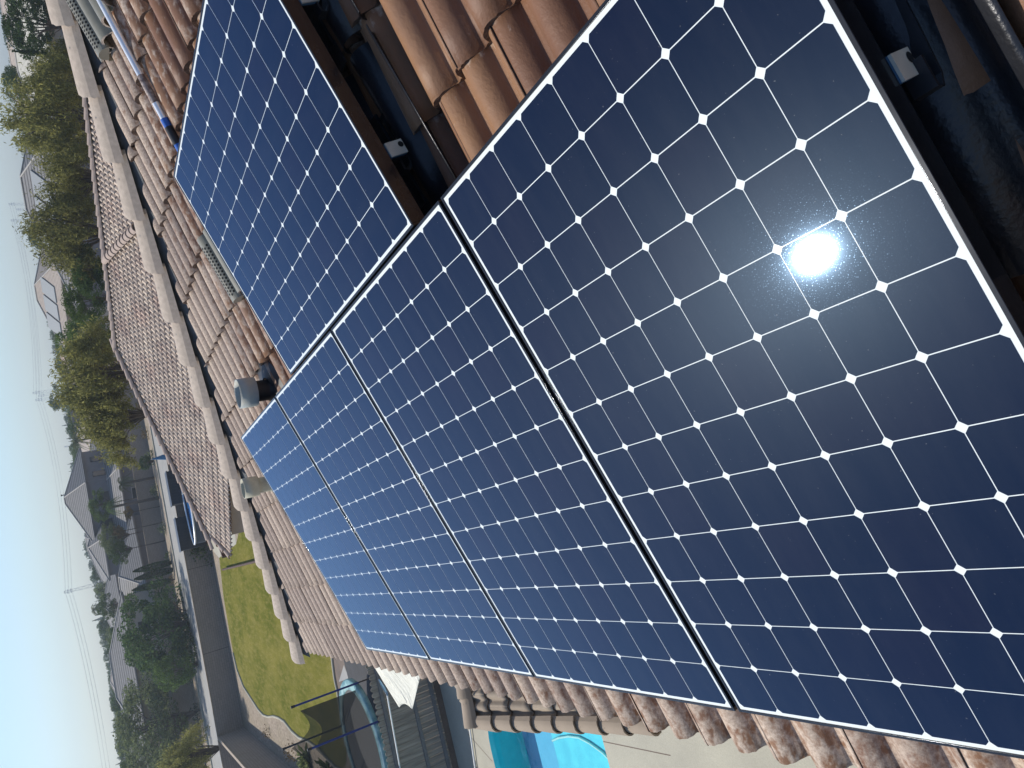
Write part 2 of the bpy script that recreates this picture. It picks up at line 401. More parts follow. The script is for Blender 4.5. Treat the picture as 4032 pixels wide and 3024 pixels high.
mb.box(eavX + 0.05, eavX + 0.10, eavY + 0.09, 9.0, eav - 0.22, eav - 0.05)
mb.box(eavX + 0.10, 8.0, eavY + 0.09, eavY + 0.6, eav - 0.16, eav - 0.13)
keep(mb.build('fascia', M_['fascia'], house))
rz = RP(0, 3.7, -0.16)
mb = MB(); mb.quad((hipx(3.68), rz.y, rz.z), (8, rz.y, rz.z), (8, rz.y + 5, rz.z - 1.6), (hipx(3.68), rz.y + 5, rz.z - 1.6))
mb.quad(RP(3.9, V0, -0.17), RP(8, V0, -0.17), RP(8, 3.7, -0.17), RP(3.9, 3.7, -0.17))
keep(mb.build('roof_sheathing', M_['tile_edge'], house))
# ------------------------------------------------------------------ lower gable roof over the bay below us
zr = -2.85; gx = -7.45; gy = -3.33
low = tilefield('lower_roof', house, [M_['tile_low'], M_['tile_edge']],
                ((gx, gy, zr), (0, -1, 0), Vector((-3, 0, 1)).normalized(), Vector((1, 0, 3)).normalized()), -9, 1, -8, 0, u_off=-0.18, seg=7, v0=0.0, base=-0.03,
                clips=[((0, gy + 0.02, 0), (0, -1, 0)), ((gx + 0.0, 0, 0), (-1, 0, 0))], clean=lambda u, v: 0.25)
keep(low)
low2 = tilefield('lower_roof', house, [M_['tile_low'], M_['tile_edge']],
                 ((gx, gy, zr), (0, 1, 0), Vector((3, 0, 1)).normalized(), Vector((-1, 0, 3)).normalized()), -1, 9, -4, 0, u_off=0.0, seg=7, v0=0.0, base=-0.03,
                 clips=[((0, gy + 0.02, 0), (0, -1, 0)), ((gx, 0, 0), (1, 0, 0))], clean=lambda u, v: 0.25)
keep(low2)
cm = cap_mesh(); rk = cm.build('rake_tile', [M_['cap_low'], M_['hole']], low)
place_caps(rk, low, Vector((gx + 2.55, gy - 0.02, zr - 0.87)), Vector((-3, 0, 1)).normalized(), 8, 0.325, s=1.12, upish=Vector((0, -0.75, 1)).normalized())
rd = cm.build('ridge_tile', [M_['cap_low'], M_['hole']], low)
place_caps(rd, low, Vector((gx, gy - 0.06, zr + 0.0)), Vector((0, 1, 0)), 6, 0.36, s=1.2)
mb = MB(); mb.box(gx - 1.1, gx + 2.5, gy + 0.35, -1.0, G, zr - 0.95)
mb.add([(gx - 1.1, gy + .35, zr - .95), (gx + 2.5, gy + .35, zr - .95), (gx, gy + .35, zr - .06), (gx - 1.1, -1.0, zr - .95), (gx + 2.5, -1.0, zr - .95), (gx, -1.0, zr - .06)],
       [(0, 1, 2), (1, 4, 5, 2), (0, 2, 5, 3)])
keep(mb.build('bay_wall', M_['stucco'], house))
# =================================================================== SOLAR PANELS
CP = 0.127; CW = 0.0625; CH = 0.0098
def panel_meshes():
    nx, ny = 8, 12; W_, H_ = nx * CP, ny * CP
    gl = MB(); wt = 0.0085
    gl.add([(-wt, wt, 0), (W_ + wt, wt, 0), (W_ + wt, -H_ - wt, 0), (-wt, -H_ - wt, 0)], [(3, 2, 1, 0)], 0)
    rnd = []
    for i in range(nx):
        for j in range(ny):
            cx = (i + .5) * CP; cy = -(j + .5) * CP; a = CW; k = CH
            pts = [(-a + k, -a), (a - k, -a), (a, -a + k), (a, a - k), (a - k, a), (-a + k, a), (-a, a - k), (-a, -a + k)]
            gl.add([(cx + p, cy + q, 0.0004) for p, q in pts], [tuple(range(8))], 1); rnd.append(random.random())
    me = bpy.data.meshes.new('glass'); me.from_pydata(gl.v, [], gl.f); me.materials.append(M_['back']); me.materials.append(M_['cell'])
    me.polygons.foreach_set('material_index', gl.m)
    at = me.attributes.new('cellr', 'FLOAT', 'FACE'); at.data.foreach_set('value', [0.0] + rnd)
    me.update()
    fr = MB(); lo, lu = wt, 0.0165; hb = -0.046
    def barf(x0, x1, y0, y1):
        fr.box(x0, x1, y0, y1, hb, 0.0022)
    barf(-lu, -lo, -H_ - lu, lu); barf(W_ + lo, W_ + lu, -H_ - lu, lu)
    barf(-lo, W_ + lo, lo, lu); barf(-lo, W_ + lo, -H_ - lu, -H_ - lo)
    # bottom flanges
    fr.box(-lo, 0.02, -H_ - lo, lo, hb, hb + 0.002); fr.box(W_ - 0.02, W_ + lo, -H_ - lo, lo, hb, hb + 0.002)
    return me, fr, (W_, H_)
gme, fr, (PW, PH) = panel_meshes()
bk = MB(); bk.box(-0.0085, PW + 0.0085, -PH - 0.0085, 0.0085, -0.005, -0.001)
R4 = MR.to_4x4()
fr_o = None
labels = ['nearest solar panel, bright sun reflection blazing in its cells', 'solar panel standing next to the nearest one in the long row',
          'solar panel between the second one and the farthest in the long row', 'farthest solar panel of the long row, close to the two pipe vents']
first = None
GP = 1.0624
def make_panel():
    e = empty('solar_panel')
    g = link('glass', gme, e)
    f = fr.build('frame', M_['frame'], e, bevel=0.0026)
    f.data.polygons.foreach_set('use_smooth', [True] * len(f.data.polygons)); f.modifiers['bevel'].harden_normals = True; f.modifiers['bevel'].segments = 4
    b = bk.build('backsheet', M_['white'], e)
    return e
p0 = make_panel()
for n in range(4):
    p = p0 if n == 0 else copy_tree(p0)
    p.matrix_basis = R4.copy(); p.location = RP(-n * GP, 0, 0.0 + (0.001 if n % 2 else 0))
    put(p, labels[n], 'solar panel', 'solar panels on the tiled roof')
pe = copy_tree(p0); eu, ev = -1.7319, 0.0395
pe.matrix_basis = Matrix.Translation(RP(eu, ev, 0.003)) @ R4 @ Matrix.Rotation(math.radians(90), 4, 'Z')
put(pe, 'single solar panel laid sideways above the long row, beside bare brown tiles', 'solar panel', 'solar panels on the tiled roof')
# ------------------------------------------------------------------ mounting rails, hooks, flashings
def rail(u0, u1, v, label, n0=-0.047, hooks=()):
    e = empty('mounting_rail', RP(u1, v, n0)); e.rotation_euler = (TH, 0, 0)
    mb = MB(); mb.box(u0 - u1, -0.003, -0.02, 0.02, -0.055, -0.001)
    r = mb.build('rail', M_['rail'], e, bevel=0.002)
    mb = MB(); mb.box(-0.001, 0.004, -0.0215, 0.0215, -0.056, 0.0005); mb.box(-0.010, -0.0012, -0.0215, 0.0215, -0.0555, 0.0, 1)
    mb.add([(0.0046, 0.009 * math.cos(q) + 0.006, -0.046 + 0.009 * math.sin(q)) for q in [i * math.pi / 6 for i in range(12)]], [tuple(range(12))], 2)
    cp = mb.build('end_cap', [M_['endcap'], M_['capblue'], M_['hole']], e)
    for hu in hooks:
        mb = MB(); ww = 0.018
        prof = [(0, -0.045), (-0.05, -0.045), (-0.055, -0.06), (-0.035, -0.075), (0.05, -0.085), (0.11, -0.088), (0.13, -0.078)]
        vs = []
        for (a, b) in prof:
            for wz in (-ww, ww):
                vs.append((hu + wz, a, b)); vs.append((hu + wz, a, b - 0.006))
        fs = []
        for i in range(len(prof) - 1):
            b0 = i * 4; b1 = b0 + 4
            fs += [(b0, b0 + 2, b1 + 2, b1), (b0 + 1, b1 + 1, b1 + 3, b0 + 3), (b0, b1, b1 + 1, b0 + 1), (b0 + 2, b0 + 3, b1 + 3, b1 + 2)]
        mb.add(vs, fs); mb.build('roof_hook', M_['rail'], e)
    put(e, label, 'mounting rail', 'mounting rails under the panels'); return e
rail(-1.70, -0.190, 0.742, 'upper rail under the sideways panel, its pale end cap at the photo top edge', hooks=(-0.02, -0.9))
rail(-1.70, -0.190, 0.247, 'lower rail under the sideways panel, pale end cap with a dark hole', hooks=(-0.06, -0.8))
rail(-3.2, 1.036, -0.362, 'upper rail under the long row, pale and blue end cap beside the nearest panel', hooks=(0.0, -1.3, -2.4))
rail(-3.2, 1.02, -1.22, 'lower rail under the long row near the roof edge', hooks=(-1.3, -2.4))
def flashing(u, v, L, label, mat='flash'):
    e = empty('roof_flashing', RP(u, v, -0.15)); e.rotation_euler = (TH, 0, 0)
    mb = MB(); n = 24; vs = []
    for yy, zz in ((0, 0.008), (L * .5, 0.008), (L, 0.008)):
        for j in range(n + 1):
            t = j / n * 2.0; vs.append((t * PITCH, yy, barrel_h(t % 1.0) - 0.034 + zz))
    fs = [(r * (n + 1) + j, r * (n + 1) + j + 1, (r + 1) * (n + 1) + j + 1, (r + 1) * (n + 1) + j) for r in range(2) for j in range(n)]
    mb.add(vs, fs, 0, True)
    pan = mb.build('flashing_sheet', M_[mat], e)
    s = pan.modifiers.new('solid', 'SOLIDIFY'); s.thickness = 0.002
    mb = MB()
    mb.box(0.055, 0.105, 0.04, 0.34, 0.012, 0.022); mb.box(0.055, 0.060, 0.04, 0.34, 0.022, 0.034)
    mb.add([(0.04, -0.03, 0.02), (0.12, -0.03, 0.02), (0.115, 0.05, 0.015), (0.045, 0.05, 0.015), (0.04, -0.035, 0.032), (0.12, -0.035, 0.032)], [(0, 1, 2, 3), (0, 4, 5, 1)])
    mb.build('standoff', M_[mat], e)
    put(e, label, 'flashing', 'black flashings around the roof hooks'); return e
flashing(-0.385, 0.06, 0.50, 'black metal flashing in shade under the corner of the sideways panel')
flashing(-0.385, 0.60, 0.60, 'black metal flashing in shade higher up by the sideways panel')
flashing(0.85, -0.72, 0.95, 'black metal flashing in shade beside the nearest panel')
# ------------------------------------------------------------------ perforated roof vents
def roof_vent(u, v, L, nb, label, strip=0):
    e = empty('roof_vent', RP(u, v, -0.145)); e.rotation_euler = (TH, 0, 0)
    mb = MB(); n = 14 * nb; vs = []
    for yy, zz in ((0, 0.0), (0, 0.012), (L, 0.008)):
        for j in range(n + 1):
            t = j / n * nb; vs.append((t * PITCH, yy, barrel_h(t % 1.0) * 1.1 - 0.03 + zz))
    m = n + 1
    mb.add(vs, [(m + j, m + j + 1, 2 * m + j + 1, 2 * m + j) for j in range(n)], 0, True)
    mb.add(vs, [(j, j + 1, m + j + 1, m + j) for j in range(n)], 1)
    # end closures and skirt
    mb.box(-0.004, 0.0, 0, L, -0.03, 0.0); mb.box(nb * PITCH, nb * PITCH + .004, 0, L, -0.03, 0.0)
    mb.build('vent_pan', [M_['vent'], M_['ventedge']], e)
    mb = MB(); R_ = 0.052; x0 = strip * PITCH + 0.075; z0 = 0.004; k = 14
    for a in range(k):
        q0 = math.pi * a / k; q1 = math.pi * (a + 1) / k
        mb.add([(x0 - R_ * math.cos(q), y, z0 + R_ * math.sin(q)) for q in (q0, q1) for y in (-0.01, L)], [(0, 2, 3, 1)], 0, True)
    for y in (-0.01, L):
        mb.add([(x0 - R_ * math.cos(math.pi * a / k), y, z0 + R_ * math.sin(math.pi * a / k)) for a in range(k + 1)], [tuple(range(k + 1))], 0)
    rows = 6; sp = 0.0195
    for r in range(rows):
        q = math.radians(30 + r * 22)
        nn = int((L - 0.05) / sp)
        for i in range(nn):
            y = 0.02 + i * sp + (sp / 2 if r % 2 else 0)
            cx = x0 - (R_ + .0006) * math.cos(q); cz = z0 + (R_ + .0006) * math.sin(q); tx, tz = math.sin(q), math.cos(q)
            hr = 0.0066
            mb.add([(cx + hr * math.cos(a) * tx, y + hr * math.sin(a), cz + hr * math.cos(a) * tz) for a in [b * math.pi / 4 for b in range(8)]], [tuple(range(8))], 1)
    mb.build('perforated_hood', [M_['vent'], M_['hole']], e)
    put(e, label, 'roof vent', 'perforated roof vents'); return e
roof_vent(-2.15, 1.93, 0.50, 3, 'perforated metal roof vent by the aluminium pole at the top of the photo')
roof_vent(-2.30, 0.575, 0.36, 2, 'perforated metal roof vent half hidden by the edge of the sideways panel')
# ------------------------------------------------------------------ pipe vents
def pipe_vent(px_, py_, h, r, rc, label, bodymat, collarmat):
    b = atn(px_, py_, -0.185); P = RP(*b); e = empty('pipe_vent', P)
    mb = MB(); mb.tube([(0, 0, -0.04), (0, 0, h * 0.72)], r, 24, caps=False)
    mb.tube([(0, 0, -0.05), (0, 0, 0.05)], [r * 1.5, r * 1.05], 24, caps=False)
    mb.build('pipe', bodymat, e)
    mb = MB(); n = 28
    prof = [(rc, h * 0.55), (rc * 1.03, h * 0.75), (rc, h), (rc * 0.95, h), (rc * 0.93, h * 0.58)]
    vs = [(a * math.cos(2 * math.pi * k / n), a * math.sin(2 * math.pi * k / n), z) for a, z in prof for k in range(n)]
    mb.add(vs, [(i * n + k, i * n + (k + 1) % n, (i + 1) * n + (k + 1) % n, (i + 1) * n + k) for i in range(len(prof) - 1) for k in range(n)], 0, True)
    mb.build('collar', collarmat, e)
    mb = MB(); mb.add([(r * 0.9 * math.cos(2 * math.pi * k / n), r * 0.9 * math.sin(2 * math.pi * k / n), h * 0.66) for k in range(n)], [tuple(range(n))])
    mb.build('pipe_mouth', M_['pipeblack'], e)
    mb = MB(); vs = []
    for r_, z in ((0.20, -0.0), (0.17, 0.012), (r * 1.2, 0.03)):
        for k in range(n):
            q = 2 * math.pi * k / n; x, y = r_ * math.cos(q), r_ * math.sin(q)
            vs.append((x, y, z + y * math.tan(TH) + 0.006))
    mb.add(vs, [(i * n + k, i * n + (k + 1) % n, (i + 1) * n + (k + 1) % n, (i + 1) * n + k) for i in range(2) for k in range(n)], 0, True)
    mb.build('base_flashing', bodymat, e)
    put(e, label, 'pipe vent', 'pipe vents beyond the farthest panel'); return e
pipe_vent(1088, 1530, 0.215, 0.060, 0.083, 'pipe vent with pale grey collar and black body, nearer the sideways panel', M_['pipeblack'], M_['pipegrey'])  # pipe body and base flashing in one even black
pipe_vent(1085, 1898, 0.225, 0.055, 0.070, 'cream pipe vent with round collar behind the farthest panel', M_['pipe'], M_['pipe'])
# ------------------------------------------------------------------ telescopic pole lying on the tiles
a0 = atn(395, 0, -0.132); a1 = atn(707, 585, -0.132)
A = RP(a0[0], a0[1], -0.132); B = RP(a1[0], a1[1], -0.135); D = (B - A).normalized(); A2 = A - D * 0.9; LN = (B - A2).length
e = empty('extension_pole', A2)
def seg(nm, f0, f1, r, m):
    mb = MB(); mb.tube([D * LN * f0, D * LN * f1], r, 20); mb.build(nm, m, e)
fx = lambda x, y: (Vector(RP(*atn(x, y, -0.132))) - A2).dot(D) / LN
s1, s2, s3, s4 = fx(553, 300), fx(612, 405), fx(645, 470), fx(663, 500)
seg('shaft', 0, s1, 0.0165, M_['alu']); seg('grimy_sleeve', s1, s2, 0.0172, M_['grime']); seg('lower_shaft', s2, s3, 0.0165, M_['alu'])
seg('blue_tape', s3, s4, 0.0195, M_['bluetape']); seg('grip', s4, fx(700, 565), 0.0205, M_['grip']); seg('end_band', fx(700, 565), 1.02, 0.0195, M_['bluetape'])
put(e, 'long aluminium pole with black grip and blue tape resting on the tiles', 'pole')
# =================================================================== GROUND
def structure(o): o['kind'] = 'structure'; return o
def poly(name, pts, mat, kind='structure'):
    mb = MB(); mb.add(pts, [tuple(range(len(pts)))]); o = mb.build(name, mat)
    bm = bmesh.new(); bm.from_mesh(o.data)
    for f in bm.faces:
        if f.normal.z < 0: f.normal_flip()
    bmesh.ops.triangulate(bm, faces=bm.faces[:], ngon_method='EAR_CLIP')
    bm.to_mesh(o.data); bm.free()
    if kind: o['kind'] = kind
    return o
def dirt_mat():
    m, nt, b = newmat('dirt'); n1 = noise(nt, 0.5, 6); n2 = noise(nt, 7, 8, 0.7)
    c = mix(nt, ramp(nt, n2, [(0.35, 0.0), (0.65, 1.0)]), (0.16, 0.12, 0.085), (0.42, 0.34, 0.25)); c = mix(nt, ramp(nt, n1, [(0.4, 0.0), (0.7, 0.5)]), c, (0.20, 0.17, 0.10))
    nt.links.new(c, b.inputs['Base Color']); b.inputs['Roughness'].default_value = 0.95; bump(nt, b, n2, 0.8, 0.05); return m
def grass_mat():
    m, nt, b = newmat('lawn'); n1 = noise(nt, 0.35, 4, stretch=(1, 1.8, 1)); n2 = noise(nt, 2.2, 6, 0.6, stretch=(0.6, 2.2, 1)); n3 = noise(nt, 26, 6, 0.8, stretch=(0.35, 1.6, 1))
    c = mix(nt, ramp(nt, n1, [(0.36, 0.0), (0.66, 1.0)]), (0.135, 0.140, 0.022), (0.275, 0.235, 0.055))
    c = mix(nt, ramp(nt, n2, [(0.45, 0.0), (0.75, 0.8)]), c, (0.36, 0.29, 0.10)); c = mix(nt, ramp(nt, n3, [(0.3, 0.75), (0.6, 0.0)]), c, (0.05, 0.08, 0.016))
    nt.links.new(c, b.inputs['Base Color']); b.inputs['Roughness'].default_value = 0.95; b.inputs['Specular IOR Level'].default_value = 0.0; bump(nt, b, n3, 1.0, 0.04); return m
def conc_mat(name, c, c2):
    m, nt, b = newmat(name); n1 = noise(nt, 0.8, 8, 0.65); n2 = noise(nt, 45, 4, 0.7)
    q = mix(nt, ramp(nt, n1, [(0.35, 0.0), (0.7, 1.0)]), c, c2); q = mix(nt, ramp(nt, n2, [(0.35, 0.25), (0.6, 0.0)]), q, tuple(z * 0.55 for z in c))
    nt.links.new(q, b.inputs['Base Color']); b.inputs['Roughness'].default_value = 0.85; bump(nt, b, n2, 0.4, 0.01); return m
M_['dirt'] = dirt_mat(); M_['lawn'] = grass_mat()
M_['deck'] = conc_mat('deck_concrete', (0.37, 0.345, 0.27), (0.46, 0.43, 0.33)); M_['road'] = conc_mat('road', (0.30, 0.29, 0.27), (0.38, 0.36, 0.32))
M_['mulch'] = conc_mat('mulch', (0.11, 0.08, 0.06), (0.20, 0.14, 0.10)); M_['shade_paint'] = simple('painted_shade', (0.015, 0.015, 0.018), 0.8, var=0.4, scale=5, bmp=0.5)
def wall_mat():
    m, nt, b = newmat('block_wall'); tc = N(nt, 'ShaderNodeTexCoord'); mp = N(nt, 'ShaderNodeMapping'); nt.links.new(tc.outputs['Object'], mp.inputs[0]); mp.inputs['Rotation'].default_value = (math.pi / 2, 0, 0)
    sx = N(nt, 'ShaderNodeSeparateXYZ'); nt.links.new(tc.outputs['Object'], sx.inputs[0]); ad = N(nt, 'ShaderNodeMath', operation='ADD'); nt.links.new(sx.outputs[0], ad.inputs[0]); nt.links.new(sx.outputs[1], ad.inputs[1])
    cb = N(nt, 'ShaderNodeCombineXYZ'); nt.links.new(ad.outputs[0], cb.inputs[0]); nt.links.new(sx.outputs[2], cb.inputs[1])
    br = N(nt, 'ShaderNodeTexBrick', inp={'Scale': 1.0, 'Mortar Size': 0.012, 'Brick Width': 0.4, 'Row Height': 0.15, 'Color1': (0.33, 0.26, 0.205, 1), 'Color2': (0.285, 0.225, 0.175, 1), 'Mortar': (0.20, 0.16, 0.13, 1)})
    nt.links.new(cb.outputs[0], br.inputs['Vector'])
    c = mix(nt, ramp(nt, noise(nt, 0.5, 6, 0.6), [(0.4, 0.0), (0.75, 0.55)]), br.outputs[0], (0.30, 0.25, 0.205))
    nt.links.new(c, b.inputs['Base Color']); b.inputs['Roughness'].default_value = 0.9; return m
M_['block'] = wall_mat()
mb = MB(); n = 64
GND = [(1000 * math.cos(2 * math.pi * k / n) - 60, 1000 * math.sin(2 * math.pi * k / n)) for k in range(n)]
Lp = [(863, 2197), (880, 2350), (905, 2500), (918, 2570), (935, 2640), (960, 2705), (1000, 2767), (1018, 2795), (1037, 2816), (1057, 2823), (1077, 2820), (1098, 2827), (1120, 2841), (1149, 2879), (1177, 2904), (1214, 2919), (1257, 2950), (1286, 2984), (1305, 3003), (1323, 3022), (1345, 3030), (1363, 3005), (1363, 2940), (1345, 2850), (1330, 2724), (1322, 2690), (1317, 2664), (1307, 2584), (1290, 2400), (1180, 2140), (1090, 2030), (960, 2000), (930, 2142)]
lawn = poly('lawn', [atz(x, y, G + 0.008) for x, y in Lp], M_['lawn'])
mb = MB(); mb.tube([atz(x, y, G + 0.03) for x, y in Lp[3:21]], 0.07, 8); cu = mb.build('garden_edging', M_['deck']); put(cu, 'pale concrete edging curving between the lawn and the bare soil', 'edging')
mb = MB(); mb.tube([atz(x, y, G + 0.03) for x, y in Lp[22:28]], 0.06, 8); cu = mb.build('garden_edging', M_['deck']); put(cu, 'straight pale edging along the side of the lawn nearest the trampoline', 'edging')
# path between the outbuilding and the lawn
poly('path', [Vector((p.x, p.y, G + 0.004)) for p in (atz(903, 1900), atz(930, 2142), atz(863, 2197), atz(840, 2170), atz(780, 2000), atz(700, 1700), atz(800, 1500))], M_['deck'])
poly('mulch_bed', [atz(x, y, G + 0.004) for x, y in ((1308, 2500), (1317, 2664), (1330, 2724), (1345, 2850), (1362, 2960), (1420, 3024), (1480, 2900), (1420, 2500))], M_['mulch'])
poly('painted_shade', [atz(x, y, G + 0.012) for x, y in ((1353, 2600), (1372, 2675), (1395, 2750), (1420, 2900), (1440, 3050), (1600, 3100), (1560, 2700), (1500, 2590), (1400, 2570))], M_['shade_paint'])  # near-black sheet: shade beside and under the trampoline, painted on the ground
poly('slab', [atz(x, y, G + 0.010) for x, y in ((1354, 2618), (1334, 2685), (1374, 2672))], M_['road'])
# pool deck: everything this side of the fence
poolpts = []
def arc(cx, cy, r, a0, a1, n=8): return [(cx + r * math.cos(math.radians(a0 + (a1 - a0) * i / n)), cy + r * math.sin(math.radians(a0 + (a1 - a0) * i / n))) for i in range(n + 1)]
PX0, PX1, PY1 = -15.55, -10.5, -5.05
pool_out = arc(PX0 + 1.25, PY1 - 1.0 - 0.35, 1.25, 180, 90) + [(PX1 - 1.15, PY1 - 0.10), (PX1, PY1 - 0.22), (PX1 - 0.02, -11.0), (PX0, -11.0)]
def ring(name, outer, inner, z, mat):
    mb = MB(); me = bpy.data.meshes.new(name); bm = bmesh.new()
    vo = [bm.verts.new((x, y, z)) for x, y in outer]; vi = [bm.verts.new((x, y, z)) for x, y in inner]
    eo = [bm.edges.new((vo[i], vo[(i + 1) % len(vo)])) for i in range(len(vo))] + [bm.edges.new((vi[i], vi[(i + 1) % len(vi)])) for i in range(len(vi))]
    bmesh.ops.triangle_fill(bm, use_beauty=True, edges=eo, normal=(0, 0, 1))
    for f in bm.faces:
        if f.normal.z < 0: f.normal_flip()
    bm.to_mesh(me); bm.free(); me.materials.append(mat); return link(name, me)
WZ = G - 0.12
structure(ring('ground', GND, [(PX0 - 0.3, PY1 + 0.3), (PX1 + 0.3, PY1 + 0.3), (PX1 + 0.3, -11.3), (PX0 - 0.3, -11.3)], G - 0.004, M_['dirt']))
structure(ring('pool_deck', [(-17.9, -0.6), (-17.9, -14), (6, -14), (6, -0.6)], pool_out, G + 0.006, M_['deck']))
mb = MB(); n = len(pool_out)
for i in range(n):
    a, b = pool_out[i], pool_out[(i + 1) % n]; mb.quad((a[0], a[1], G + 0.006), (b[0], b[1], G + 0.006), (b[0], b[1], G - 0.95), (a[0], a[1], G - 0.95))
def pool_mat(name, c, c2):
    m, nt, b = newmat(name); v = N(nt, 'ShaderNodeTexVoronoi', inp={'Scale': 5.0}); tc = N(nt, 'ShaderNodeTexCoord'); n_ = noise(nt, 3, 3)
    q = mix(nt, ramp(nt, n_, [(0.35, 0.0), (0.7, 1.0)]), c, c2); nt.links.new(q, b.inputs['Base Color']); b.inputs['Roughness'].default_value = 0.6; return m
pw = mb.build('pool_basin', pool_mat('pool_plaster', (0.08, 0.66, 0.66), (0.12, 0.74, 0.72))); put(pw, 'turquoise plastered basin of the swimming pool below the roof edge', 'pool')
SX = -13.25
def cut(pts, x, keep_right):
    out = []; n = len(pts)
    for i in range(n):
        a, b = pts[i], pts[(i + 1) % n]; ia = (a[0] > x) == keep_right; ib = (b[0] > x) == keep_right
        if ia: out.append(a)
        if ia != ib: t = (x - a[0]) / (b[0] - a[0]); out.append((x, a[1] + t * (b[1] - a[1])))
    return out
def floor_(nm, pts, z, mat):
    o = poly(nm, [(x, y, z) for x, y in pts], mat, None); o.parent = pw; return o
floor_('deep_floor', cut(pool_out, SX, False), G - 0.9, pool_mat('pool_deep', (0.05, 0.34, 0.56), (0.07, 0.38, 0.60)))
floor_('shallow_floor', cut(pool_out, SX, True), G - 0.45, pool_mat('pool_shallow', (0.03, 0.48, 0.62), (0.08, 0.60, 0.70)))
mb = MB(); mb.quad((SX, PY1, G - .45), (SX, -11, G - .45), (SX, -11, G - 0.9), (SX, PY1, G - 0.9)); mb.build('shelf_riser', pw.data.materials[0], pw)
mb = MB(); apts = [atz(x, y, G - 0.42) for x, y in ((2176, 2916), (2200, 2905), (2240, 2899), (2280, 2904), (2320, 2925), (2350, 2946), (2374, 2964), (2400, 2990))]
mb.tube(apts, 0.026, 8); mb.build('step_edge_line', M_['white'], pw)
m, nt, b = newmat('pool_water'); b.inputs['Base Color'].default_value = (0.75, 0.97, 1, 1); b.inputs['Roughness'].default_value = 0.02; b.inputs['IOR'].default_value = 1.33; b.inputs['Transmission Weight'].default_value = 1
bump(nt, b, noise(nt, 3.5, 3), 0.25, 0.05)
tr = N(nt, 'ShaderNodeBsdfTransparent', inp={0: (0.72, 0.96, 0.98, 1)}); gl = N(nt, 'ShaderNodeBsdfGlossy', inp={'Roughness': 0.03}); fz = N(nt, 'ShaderNodeFresnel', inp={'IOR': 1.33})
bp = N(nt, 'ShaderNodeBump', inp={'Strength': 0.25, 'Distance': 0.05}); nt.links.new(noise(nt, 3.5, 3), bp.inputs['Height']); nt.links.new(bp.outputs[0], gl.inputs['Normal']); nt.links.new(bp.outputs[0], fz.inputs['Normal'])
mx = N(nt, 'ShaderNodeMixShader'); nt.links.new(fz.outputs[0], mx.inputs[0]); nt.links.new(tr.outputs[0], mx.inputs[1]); nt.links.new(gl.outputs[0], mx.inputs[2]); nt.links.new(mx.outputs[0], nt.nodes['Material Output'].inputs[0])
wtr = poly('pool_water', [(x, y, WZ) for x, y in pool_out], m)
# deck joints (dark thin grooves) and hose line
mb = MB()
for (x0, y0, x1, y1) in ((2375, 2920, 2640, 2975), (1843, 2890, 1938, 2998)):
    a = atz(x0, y0, G + 0.009); b_ = atz(x1, y1, G + 0.009); d = (b_ - a).normalized(); p = Vector((-d.y, d.x, 0)) * 0.008; mb.quad(a - p, b_ - p, b_ + p, a + p)
structure(mb.build('deck_joint', M_['mulch']))
# =================================================================== WOODEN FENCE beside the pool
wood = simple('weathered_wood', (0.30, 0.255, 0.205), 0.85, var=0.4, scale=3, bmp=0.6, stretch=(6, 6, 0.5), c2=(0.36, 0.31, 0.25))
fx0 = -17.95
fe = empty('wooden_fence', (fx0, -8, G)); put(fe, 'weathered wooden plank fence with scalloped tops beside the pool', 'fence')
mb = MB(); y = -3.6
while y > -14:
    wv = 0.142; h = 1.83 + random.uniform(-.015, .015); off = random.uniform(-.004, .004)
    top = [(-wv / 2 + 0.002, 0, h - 0.05), (-wv / 4, 0, h - 0.01), (0, 0, h), (wv / 4, 0, h - 0.01), (wv / 2 - 0.002, 0, h - 0.05)]
    vs = []
    for xo in (0.0, 0.018):
        vs += [(xo + off, y - (-8) + wv / 2 - 0.002, 0.02), (xo + off, y + 8 - wv / 2 + 0.002, 0.02)] + [(xo + off, y + 8 + t[0], t[2]) for t in top]
    k = 7; mb.add(vs, [tuple(reversed(range(k))), tuple(range(k, 2 * k))] + [(i, (i + 1) % k, k + (i + 1) % k, k + i) for i in (1, 2, 3, 4, 5, 6)])
    y -= wv + 0.004
mb.build('plank_panel', wood, fe)
for z in (0.22, 0.75, 1.55):
    mb = MB(); mb.box(0.022, 0.062, -6, 4.4, z, z + 0.09); mb.build('rail', simple('fence_rail', (0.16, 0.155, 0.15), 0.85, var=0.15), fe)
for yy in (-5, -2.6, -0.2, 2.2, 4.3):
    mb = MB(); mb.box(-0.10, -0.004, yy - .045, yy + .045, 0, 1.7); mb.build('post', wood, fe)
mb = MB(); mb.box(0.0, 0.03, -6, 4.4, -0.02, 0.16); mb.build('kick_board', M_['mulch'], fe)
